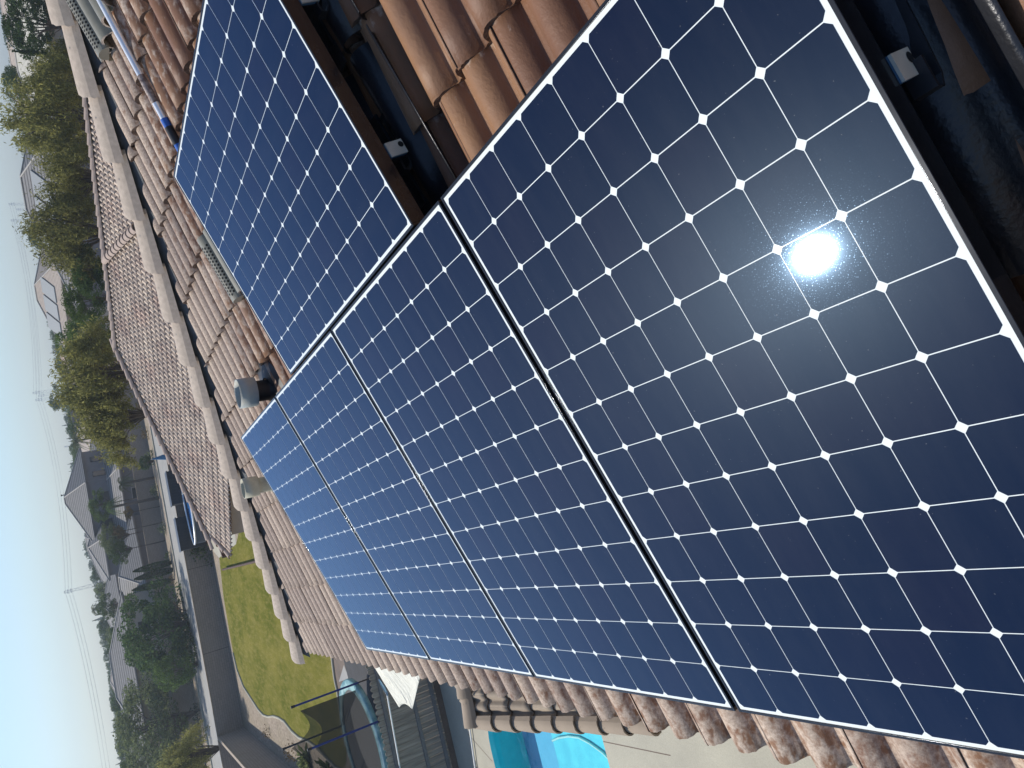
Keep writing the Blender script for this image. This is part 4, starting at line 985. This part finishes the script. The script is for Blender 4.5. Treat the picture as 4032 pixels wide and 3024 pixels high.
for i in range(34):
    y = random.uniform(-120, 1250); D = random.uniform(130, 220); half = random.uniform(22, 34) * 120 / D
    kd = random.choice(['fdense', 'fgrey']); tree(kd, HZ(y) + random.uniform(-4, 14) + half, y, D, half, half * random.uniform(.9, 1.3), KW[kd] + ' among the far houses, ' + zone(y), 'tree', KW[kd] + 's among the far houses, ' + zone(y), variant=k % 3); k += 1
y = -150
while y < 3200:
    D = random.uniform(240, 420); kd = random.choice(['fdense', 'conifer', 'fdense', 'fgrey', 'conifer']); off = 12 if y < 1000 else 26
    half = random.uniform(12, 22); ex_ = 1.0 if kd != 'conifer' else 1.2
    tree(kd, HZ(y) - off * random.uniform(.35, 1.15) + half, y, D, half * ex_, half * random.uniform(.8, 1.4) * (0.8 if kd == 'conifer' else 1), 'hazy blue ' + KW[kd] + ' on the horizon, ' + zone(y), 'tree', 'hazy ' + KW[kd] + 's on the horizon, ' + zone(y), variant=k % 3); k += 1
    y += random.uniform(11, 21)
def clump(x, y, z, r, mat, n, label, name='shrub', group=None, spiky=False):
    p = atz(x, y, z); e_ = MB()
    for i in range(n):
        a = random.uniform(0, 6.28); el = random.uniform(0.15, 1.4) if spiky else random.uniform(-.1, 1.5); L = r * random.uniform(.6, 1.1)
        d = Vector((math.cos(a) * math.cos(el), math.sin(a) * math.cos(el), math.sin(el))); o_ = Vector((random.uniform(-.3, .3) * r, random.uniform(-.3, .3) * r, 0)); sd = d.cross(Vector((0, 0, 1))).normalized() * r * 0.05
        if spiky: e_.add([o_ - sd, o_ + sd, o_ + d * L * .6 + sd, o_ + d * L + Vector((0, 0, -L * .25)), o_ + d * L * .6 - sd], [(0, 1, 2, 3, 4)])
        else:
            q = o_ + d * L; s1 = Vector((random.uniform(-1, 1), random.uniform(-1, 1), random.uniform(-1, 1))) * r * .12; s2 = Vector((random.uniform(-1, 1), random.uniform(-1, 1), random.uniform(-1, 1))) * r * .12; e_.add([q, q + s1, q + s1 + s2, q + s2], [(0, 1, 2, 3)])
    o = e_.build(name, M_[mat]); o.location = (p.x, p.y, z); put(o, label, 'plant', group); return o
clump(1215, 2990, G, 0.9, 'leaf_grey', 70, 'spiky grey green plant in the bare soil beside the lawn edging', 'spiky_plant', spiky=True)
clump(1300, 3040, G, 0.8, 'leaf_green', 60, 'spiky green plant at the lower left edge by the trampoline', 'spiky_plant', spiky=True)
clump(822, 2150, G, 1.3, 'leaf_grey', 600, 'sparse grey green shrub at the corner of the outbuilding roof')
for i, (x, y, r, l) in enumerate(((690, 1800, .7, 'low shrub by the path, nearest the blue parasol'), (760, 2190, .6, 'small shrub in the shade of the block wall'), (1160, 2960, .5, 'low dry tuft in the bare soil by the side wall'), (1060, 2880, .4, 'tiny dry tuft near the far lawn corner'))):
    clump(x, y, G, r, 'leaf_rust' if i > 1 else 'leaf_grey', 160, l)
for i in range(14):
    yy = -14 + i * 3.4 + random.uniform(-.6, .6); p = Vector((-89.5 - random.uniform(0, 3), yy, G)); r = random.uniform(.5, 1.1); X = (RW @ (np.array(p) - CAM)); px_ = 1512 + F * X[1] / X[2]; mk = random.choice(['leaf_grey', 'leaf_dark', 'leaf_rust']); lb = {'leaf_grey': 'grey green', 'leaf_dark': 'dark green', 'leaf_rust': 'rust brown'}[mk] + ' scrub bush by the far wall, ' + zone(px_); o = clump(2016 + F * X[0] / X[2], px_, G, r, mk, 260, lb, 'bush', lb.replace('bush', 'bushes'))
# =================================================================== HOUSES
def roof_mat(name, c1, c2, step=0.11, strength=0.75):
    m, nt, b = newmat(name); tc = N(nt, 'ShaderNodeTexCoord'); sx = N(nt, 'ShaderNodeSeparateXYZ'); nt.links.new(tc.outputs['Object'], sx.inputs[0])
    d = N(nt, 'ShaderNodeMath', operation='DIVIDE', inp={1: step}); nt.links.new(sx.outputs[2], d.inputs[0]); fr_ = N(nt, 'ShaderNodeMath', operation='FRACT'); nt.links.new(d.outputs[0], fr_.inputs[0])
    q = mix(nt, ramp(nt, noise(nt, 2.5, 5), [(0.3, 0.0), (0.7, 1.0)]), c1, c2); gap = ramp(nt, fr_.outputs[0], [(0.0, 1.0), (0.22, 1.0), (0.34, 0.0)])
    q = mix(nt, gap, q, tuple(z * (1 - strength) for z in c1)); nt.links.new(q, b.inputs['Base Color']); b.inputs['Roughness'].default_value = 0.85
    bump(nt, b, fr_.outputs[0], 0.8, 0.08); return m
M_['roof_grey'] = roof_mat('roof_grey_tile', (0.19, 0.18, 0.17), (0.25, 0.235, 0.22), 0.20); M_['roof_beige'] = roof_mat('roof_beige_tile', (0.38, 0.31, 0.25), (0.46, 0.38, 0.31), 0.13, 0.4)
M_['roof_pale'] = roof_mat('roof_pale_tile', (0.52, 0.49, 0.40), (0.60, 0.56, 0.47), 0.10, 0.6); M_['roof_pink'] = roof_mat('roof_pink_tile', (0.44, 0.30, 0.24), (0.50, 0.36, 0.30), 0.12, 0.4)
M_['glass'] = simple('window_glass', (0.02, 0.025, 0.03), 0.08, var=0.1); M_['trim'] = simple('light_trim', (0.34, 0.31, 0.27), 0.7, var=0.05); M_['trimdk'] = simple('dark_trim', (0.05, 0.045, 0.042), 0.7)
M_['pv'] = simple('distant_pv', (0.26, 0.27, 0.26), 0.6, var=0.05)
def hipbox(e, w, d, z0, eave, pitch, roofm, wallm, ridge='x', ov=0.45, cx=0, cy=0, caps=True, part='roof'):
    """w along local x, d along local y; heights above ground"""
    hx, hy = w / 2 + ov, d / 2 + ov; r = min(hx, hy); hh = r * pitch
    if hx >= hy: A_, B_ = (cx - (hx - hy), cy), (cx + (hx - hy), cy)
    else: A_, B_ = (cx, cy - (hy - hx)), (cx, cy + (hy - hx))
    c = [(cx - hx, cy - hy), (cx + hx, cy - hy), (cx + hx, cy + hy), (cx - hx, cy + hy)]
    mb = MB(); vs = [(x, y, eave) for x, y in c] + [(A_[0], A_[1], eave + hh), (B_[0], B_[1], eave + hh)] + [(x, y, eave - 0.14) for x, y in c]
    if hx >= hy: fs = [(0, 1, 5, 4), (2, 3, 4, 5), (3, 0, 4), (1, 2, 5)]
    else: fs = [(3, 0, 4, 5), (1, 2, 5, 4), (0, 1, 4), (2, 3, 5)]
    fs += [(6, 7, 1, 0), (7, 8, 2, 1), (8, 9, 3, 2), (9, 6, 0, 3), (9, 8, 7, 6)]
    mb.add(vs, fs, 0); rf_ = mb.build(part, roofm, e)
    mb = MB(); mb.box(cx - w / 2, cx + w / 2, cy - d / 2, cy + d / 2, z0, eave - 0.142); mb.build('wall', wallm, e)
    if caps:
        mb = MB()
        ends = [(0, 4), (3, 4), (1, 5), (2, 5)] if hx >= hy else [(0, 4), (1, 4), (2, 5), (3, 5)]
        for a, b in ends: mb.tube([Vector(vs[a]) + Vector((0, 0, .03)), Vector(vs[b]) + Vector((0, 0, .03))], 0.08, 6)
        mb.tube([Vector(vs[4]) + Vector((0, 0, .03)), Vector(vs[5]) + Vector((0, 0, .03))], 0.08, 6); mb.build('ridge_caps', M_['trim'], rf_)
    return rf_, eave + hh
def window(e, x, y, z, w_, h_, axis, out, dark=False):
    mb = MB()
    if axis == 'x': mb.box(x - w_ / 2, x + w_ / 2, y - 0.03, y + 0.05 * 1, z, z + h_)
    else: mb.box(x - 0.03, x + 0.03, y - w_ / 2, y + w_ / 2, z, z + h_)
    f = mb.build('window', M_['trimdk'] if dark else M_['trim'], e)
    mb = MB(); g = 0.09; o_ = 0.05 * out
    if axis == 'x': mb.box(x - w_ / 2 + g, x + w_ / 2 - g, y + o_ - .02, y + o_ + .02, z + g, z + h_ - g)
    else: mb.box(x + o_ - .02, x + o_ + .02, y - w_ / 2 + g, y + w_ / 2 - g, z + g, z + h_ - g)
    mb.build('pane', M_['glass'], f)
def house_at(x, y, D, yaw, label, cat='house', group=None, name='house'):
    p = atd(x, y, D); e = empty(name, (p.x, p.y, G), math.radians(yaw)); put(e, label, cat, group); return e
# the grey two storey house
cn = atd(332, 1900, 106); ya_ = math.radians(50); cc = cn - Vector((math.cos(ya_) * 4.95 + math.sin(ya_) * 4.45, math.sin(ya_) * 4.95 - math.cos(ya_) * 4.45, 0))
e = empty('house', (cc.x, cc.y, G), ya_); put(e, 'grey two storey house with hipped tile roof across the road', 'house')
gh = e
r1, _ = hipbox(e, 9.0, 8.0, 0, 6.9, 0.58, M_['roof_grey'], M_['stucco_grey'])
r2, _ = hipbox(e, 6.0, 6.5, 0, 6.0, 0.5, M_['roof_grey'], M_['stucco_grey'], cx=-5.5, cy=-3.5)
r3, _ = hipbox(e, 17.0, 24.0, 0, 3.2, 0.34, M_['roof_grey'], M_['stucco_grey'], cx=-0.5, cy=4.5)
for yy in (-2.2, 1.6): window(e, 4.52, yy, 4.5, 1.3, 1.5, 'y', 1, True)
for xx in (-2.2, 2.0): window(e, xx, -4.02, 4.5, 1.6, 1.5, 'x', -1, True)
for yy in (-4, 2, 8, 13): window(e, 8.02, yy, 0.9, 1.8, 1.3, 'y', 1)
for xx in (-6, -1, 4): window(e, xx, -7.52, 0.9, 1.8, 1.3, 'x', -1)
for (x, y, h) in ((0.5, 0.6, 0.0), (-2.0, 2.0, -0.5)):
    mb = MB(); mb.tube([(x, y, 8.4), (x, y, 9.7 + h)], 0.06, 6); mb.tube([(x, y, 9.7 + h), (x, y, 9.85 + h)], 0.12, 6); mb.build('flue', M_['trimdk'], e)
mb = MB(); mb.box(5.0, 6.3, 12.0, 14.0, 3.0, 7.0); mb.box(4.9, 6.4, 11.9, 14.1, 7.0, 7.2); mb.build('chimney', M_['stucco_grey'], e)
# others: (x, y, D, yaw, w, d, eave, pitch, roof, wall, label)
for (x, y, D, yaw, w_, d_, ev_, pt, rm, wm, lb) in (
    (150, 760, 78, 38, 16, 13, 5.3, 0.40, 'roof_grey', 'stucco_grey', 'grey tiled house carrying three tilted panels, half hidden by willowy trees'),
    (185, 1150, 100, 40, 13, 11, 6.2, 0.42, 'roof_beige', 'stucco', 'small hipped house with speckled roof and panels above the olive trees'),
    (100, 130, 85, 20, 22, 14, 4.6, 0.32, 'roof_pale', 'stucco', 'house with sunlit pale ribbed roof in the top right corner of the upright view'),
    (68, 230, 120, 10, 20, 13, 5.4, 0.30, 'roof_beige', 'stucco_pink', 'long beige roofed house behind the street lamp'),
    (45, 60, 140, 15, 22, 12, 5.6, 0.30, 'roof_beige', 'stucco', 'beige roofed house nearest the top corner of the skyline'),
    (255, 1500, 128, 30, 18, 12, 4.6, 0.32, 'roof_beige', 'stucco_pink', 'beige roofed house below the three pylons'),
    (300, 1560, 112, 60, 12, 10, 4.2, 0.4, 'roof_beige', 'stucco', 'beige gabled house beside the brick chimney'),
    (270, 1400, 165, 12, 16, 12, 5.4, 0.3, 'roof_pink', 'stucco', 'pinkish roofed house behind the willowy trees on the skyline'),
    (305, 1690, 150, 25, 18, 12, 5.0, 0.3, 'roof_beige', 'stucco', 'beige roofed house among trees right of the grey house'),
    (495, 2290, 106, 30, 13, 10, 2.6, 0.45, 'roof_grey', 'stucco_grey', 'single storey dark hipped house behind the three cypresses'),
    (430, 2400, 130, 20, 15, 11, 5.0, 0.35, 'roof_grey', 'stucco_grey', 'dark house half hidden above the cypresses'),
    (520, 2640, 103, 8, 11, 16, 5.2, 0.36, 'roof_grey', 'stucco', 'large tiled house between the very dark tree and the grey green tree'),
    (500, 2900, 112, 8, 12, 20, 4.8, 0.34, 'roof_grey', 'stucco', 'long tiled house with two dark roof vents at the left of the upright view'),
    (460, 2680, 150, 15, 16, 14, 5.6, 0.3, 'roof_beige', 'stucco_pink', 'beige roof peeking over the large tiled house'),
    (350, 2140, 140, 30, 15, 11, 6.0, 0.33, 'roof_grey', 'stucco_grey', 'roof just visible behind the left end of the grey house')):
    e = house_at(x, y, D, yaw, lb); rf_, top = hipbox(e, w_, d_, 0, ev_, pt, M_[rm], M_[wm])
    for yy in (-d_ / 4, d_ / 4): window(e, w_ / 2, yy, ev_ - 2.3, 1.5, 1.3, 'y', 1)
    for xx in (-w_ / 4, w_ / 4): window(e, xx, -d_ / 2, ev_ - 2.3, 1.5, 1.3, 'x', -1)
    if 'panels' in lb:
        hy = d_ / 2 + .45
        for j in range(3):
            mb = MB(); x0 = -3.6 + j * 2.3; vs = []
            for (xx, s) in ((x0, .25), (x0 + 2.0, .25), (x0 + 2.0, .70), (x0, .70)): vs.append((xx, -hy * (1 - s), ev_ + hy * s * pt + 0.12))
            vs += [(a, b - .0, c - .08) for a, b, c in vs]; mb.add(vs, [(0, 1, 2, 3), (0, 4, 5, 1), (1, 5, 6, 2), (2, 6, 7, 3), (3, 7, 4, 0)]); mb.build('roof_panel', M_['pv'], rf_)
    if 'vents' in lb:
        for yy in (2, 6): mb = MB(); mb.tube([(3.2, yy, ev_ + 0.6), (3.2, yy, ev_ + 1.6)], 0.45, 10); mb.build('roof_turbine', M_['trimdk'], rf_)
for i in range(26):
    y = random.uniform(-100, 3150); D = random.uniform(150, 260); p = atd(HZ(y), y, D)
    rmk = random.choice(['roof_beige', 'roof_beige', 'roof_grey', 'roof_pink'])
    e = empty('far_house', (p.x, p.y, G), random.uniform(0, 3)); rf_, t_ = hipbox(e, random.uniform(12, 20), random.uniform(10, 13), 0, random.choice([3, 5.2, 5.6]), 0.33, M_[rmk], M_['stucco_pink'], caps=False)
    lb = 'distant house with ' + rmk[5:] + ' tile roof, ' + zone(y); put(e, lb, 'house', lb.replace('house', 'houses'))
# =================================================================== POWER LINES, PYLONS, STREET LAMP
steel = simple('galvanised_steel', (0.30, 0.32, 0.34), 0.5, metal=0.4)
def pylon(x, y, D, hpx, label, kind='lattice'):
    b0 = atd(HZ(y), y, D); ht = 0.9 + 6.5 + hpx * D / F; e = empty('pylon', (b0.x, b0.y, G)); v = Vector((b0.x - CAM[0], b0.y - CAM[1], 0)).normalized(); yaw = math.atan2(v.y, v.x)
    e.rotation_euler = (0, 0, yaw); w_ = ht * 0.05; mb = MB(); r = 0.16
    for sx in (-1, 1):
        for sy in (-1, 1): mb.tube([(sx * w_, sy * w_, 0), (sx * w_ * .45, sy * w_ * .45, ht)], r, 4)
    k = 14
    for i in range(k):
        z0, z1 = ht * i / k, ht * (i + 1) / k; f0, f1 = w_ * (1 - .55 * i / k), w_ * (1 - .55 * (i + 1) / k); s = 1 if i % 2 else -1
        for sx in (-1, 1): mb.tube([(sx * f0, s * f0, z0), (sx * f1, -s * f1, z1)], r * .7, 4, caps=False); mb.tube([(s * f0, sx * f0, z0), (-s * f1, sx * f1, z1)], r * .7, 4, caps=False)
    mb.build('mast', steel, e); tops = []
    for fz, L in ((1.0, .6), (0.93, 1.0), (0.86, 1.0)):
        mb = MB(); L = L * ht * 0.055; mb.box(-.3, .3, -L, L, ht * fz - .3, ht * fz + .15); mb.build('cross_arm', steel, e)
        for s in (-1, 1): tops.append(Vector((b0.x - math.sin(yaw) * s * L, b0.y + math.cos(yaw) * s * L, G + ht * fz - .6)))
    put(e, label, 'pylon'); return tops
T = [pylon(0, 803, 900, 70, 'right pylon of the three hazy ones near the dark bushy tree'), pylon(0, 824, 980, 52, 'shortest, middle pylon of the three hazy ones near the dark bushy tree'), pylon(0, 866, 900, 72, 'left pylon of the three hazy ones near the dark bushy tree'),
     pylon(0, 1532, 860, 92, 'right pylon of the three behind the tall palms'), pylon(0, 1545, 940, 78, 'middle pylon of the three behind the tall palms'), pylon(0, 1560, 860, 88, 'left pylon of the three behind the tall palms'),
     pylon(0, 1753, 950, 30, 'small lone pylon barely rising over the trees right of the grey house')]
TL = pylon(0, 2300, 620, 95, 'large lattice pylon over the trees left of the grey house')
wire = simple('wire', (0.10, 0.10, 0.11), 0.6)
def wires(a, b, label, n=6, sag=9):
    mb = MB()
    for i in range(n):
        p, q = a[i], b[i]; mb.tube([p.lerp(q, t / 14) + Vector((0, 0, -sag * 4 * (t / 14) * (1 - t / 14))) for t in range(15)], 0.05, 3, caps=False)
    put(mb.build('power_line', wire), label, 'power line')
wires(T[0], T[3], 'power line wires strung between the two right hand pylons', sag=5); wires(T[2], T[5], 'power line wires strung between the left hand pylons of each trio', sag=5)
wires(T[5], TL, 'power line wires running from the palm pylons to the large lattice pylon', sag=5)
far = [TL[i] + (TL[i] - T[5][i]) * 0.9 for i in range(6)]; wires(TL, far, 'power line wires leaving the large lattice pylon towards the lower left', sag=5)
lp = atd(235, 215, 68); e = empty('street_lamp', (lp.x, lp.y, G)); tp = atd(34, 200, 68); hh = tp.z - G
mb = MB(); mb.tube([(0, 0, 0), (0, 0, hh * .93)], [0.13, 0.07], 8); tq = Vector((-0.2, 0.98, 0)); mb.build('lamp_post', simple('green_paint', (0.16, 0.22, 0.20), 0.5), e)
mb = MB(); mb.tube([Vector((0, 0, hh * .92)), tq * 0.5 + Vector((0, 0, hh * .97)), tq * 1.1 + Vector((0, 0, hh)), tq * 1.7 + Vector((0, 0, hh * 1.01))], 0.035, 6); mb.build('arm', steel, e)
mb = MB(); mb.box(-.12, .12, 1.6, 2.2, hh * .995, hh * 1.01 + .05, 0, Matrix.Rotation(0.2, 4, 'Z')); mb.build('lamp_head', steel, e)
put(e, 'green street lamp with curved arm in front of the beige roofs', 'street lamp')
# =================================================================== HAZE
mb = MB(); mb.box(-1065, 945, -1005, 1005, G - 1.2, 48)
hz = mb.build('haze', None) if False else None
me = bpy.data.meshes.new('haze'); me.from_pydata(mb.v, [], mb.f); bm = bmesh.new(); bm.from_mesh(me); bmesh.ops.recalc_face_normals(bm, faces=bm.faces[:]); bm.to_mesh(me); bm.free()
hz = link('haze', me); hz['kind'] = 'stuff'
m = bpy.data.materials.new('haze'); m.use_nodes = True; nt = m.node_tree; nt.nodes.remove(nt.nodes['Principled BSDF'])
pv = N(nt, 'ShaderNodeVolumePrincipled'); pv.inputs['Color'].default_value = (0.80, 0.90, 1.0, 1); pv.inputs['Density'].default_value = 0.0007; pv.inputs['Anisotropy'].default_value = 0.25
nt.links.new(pv.outputs[0], nt.nodes['Material Output'].inputs['Volume']); me.materials.append(m)
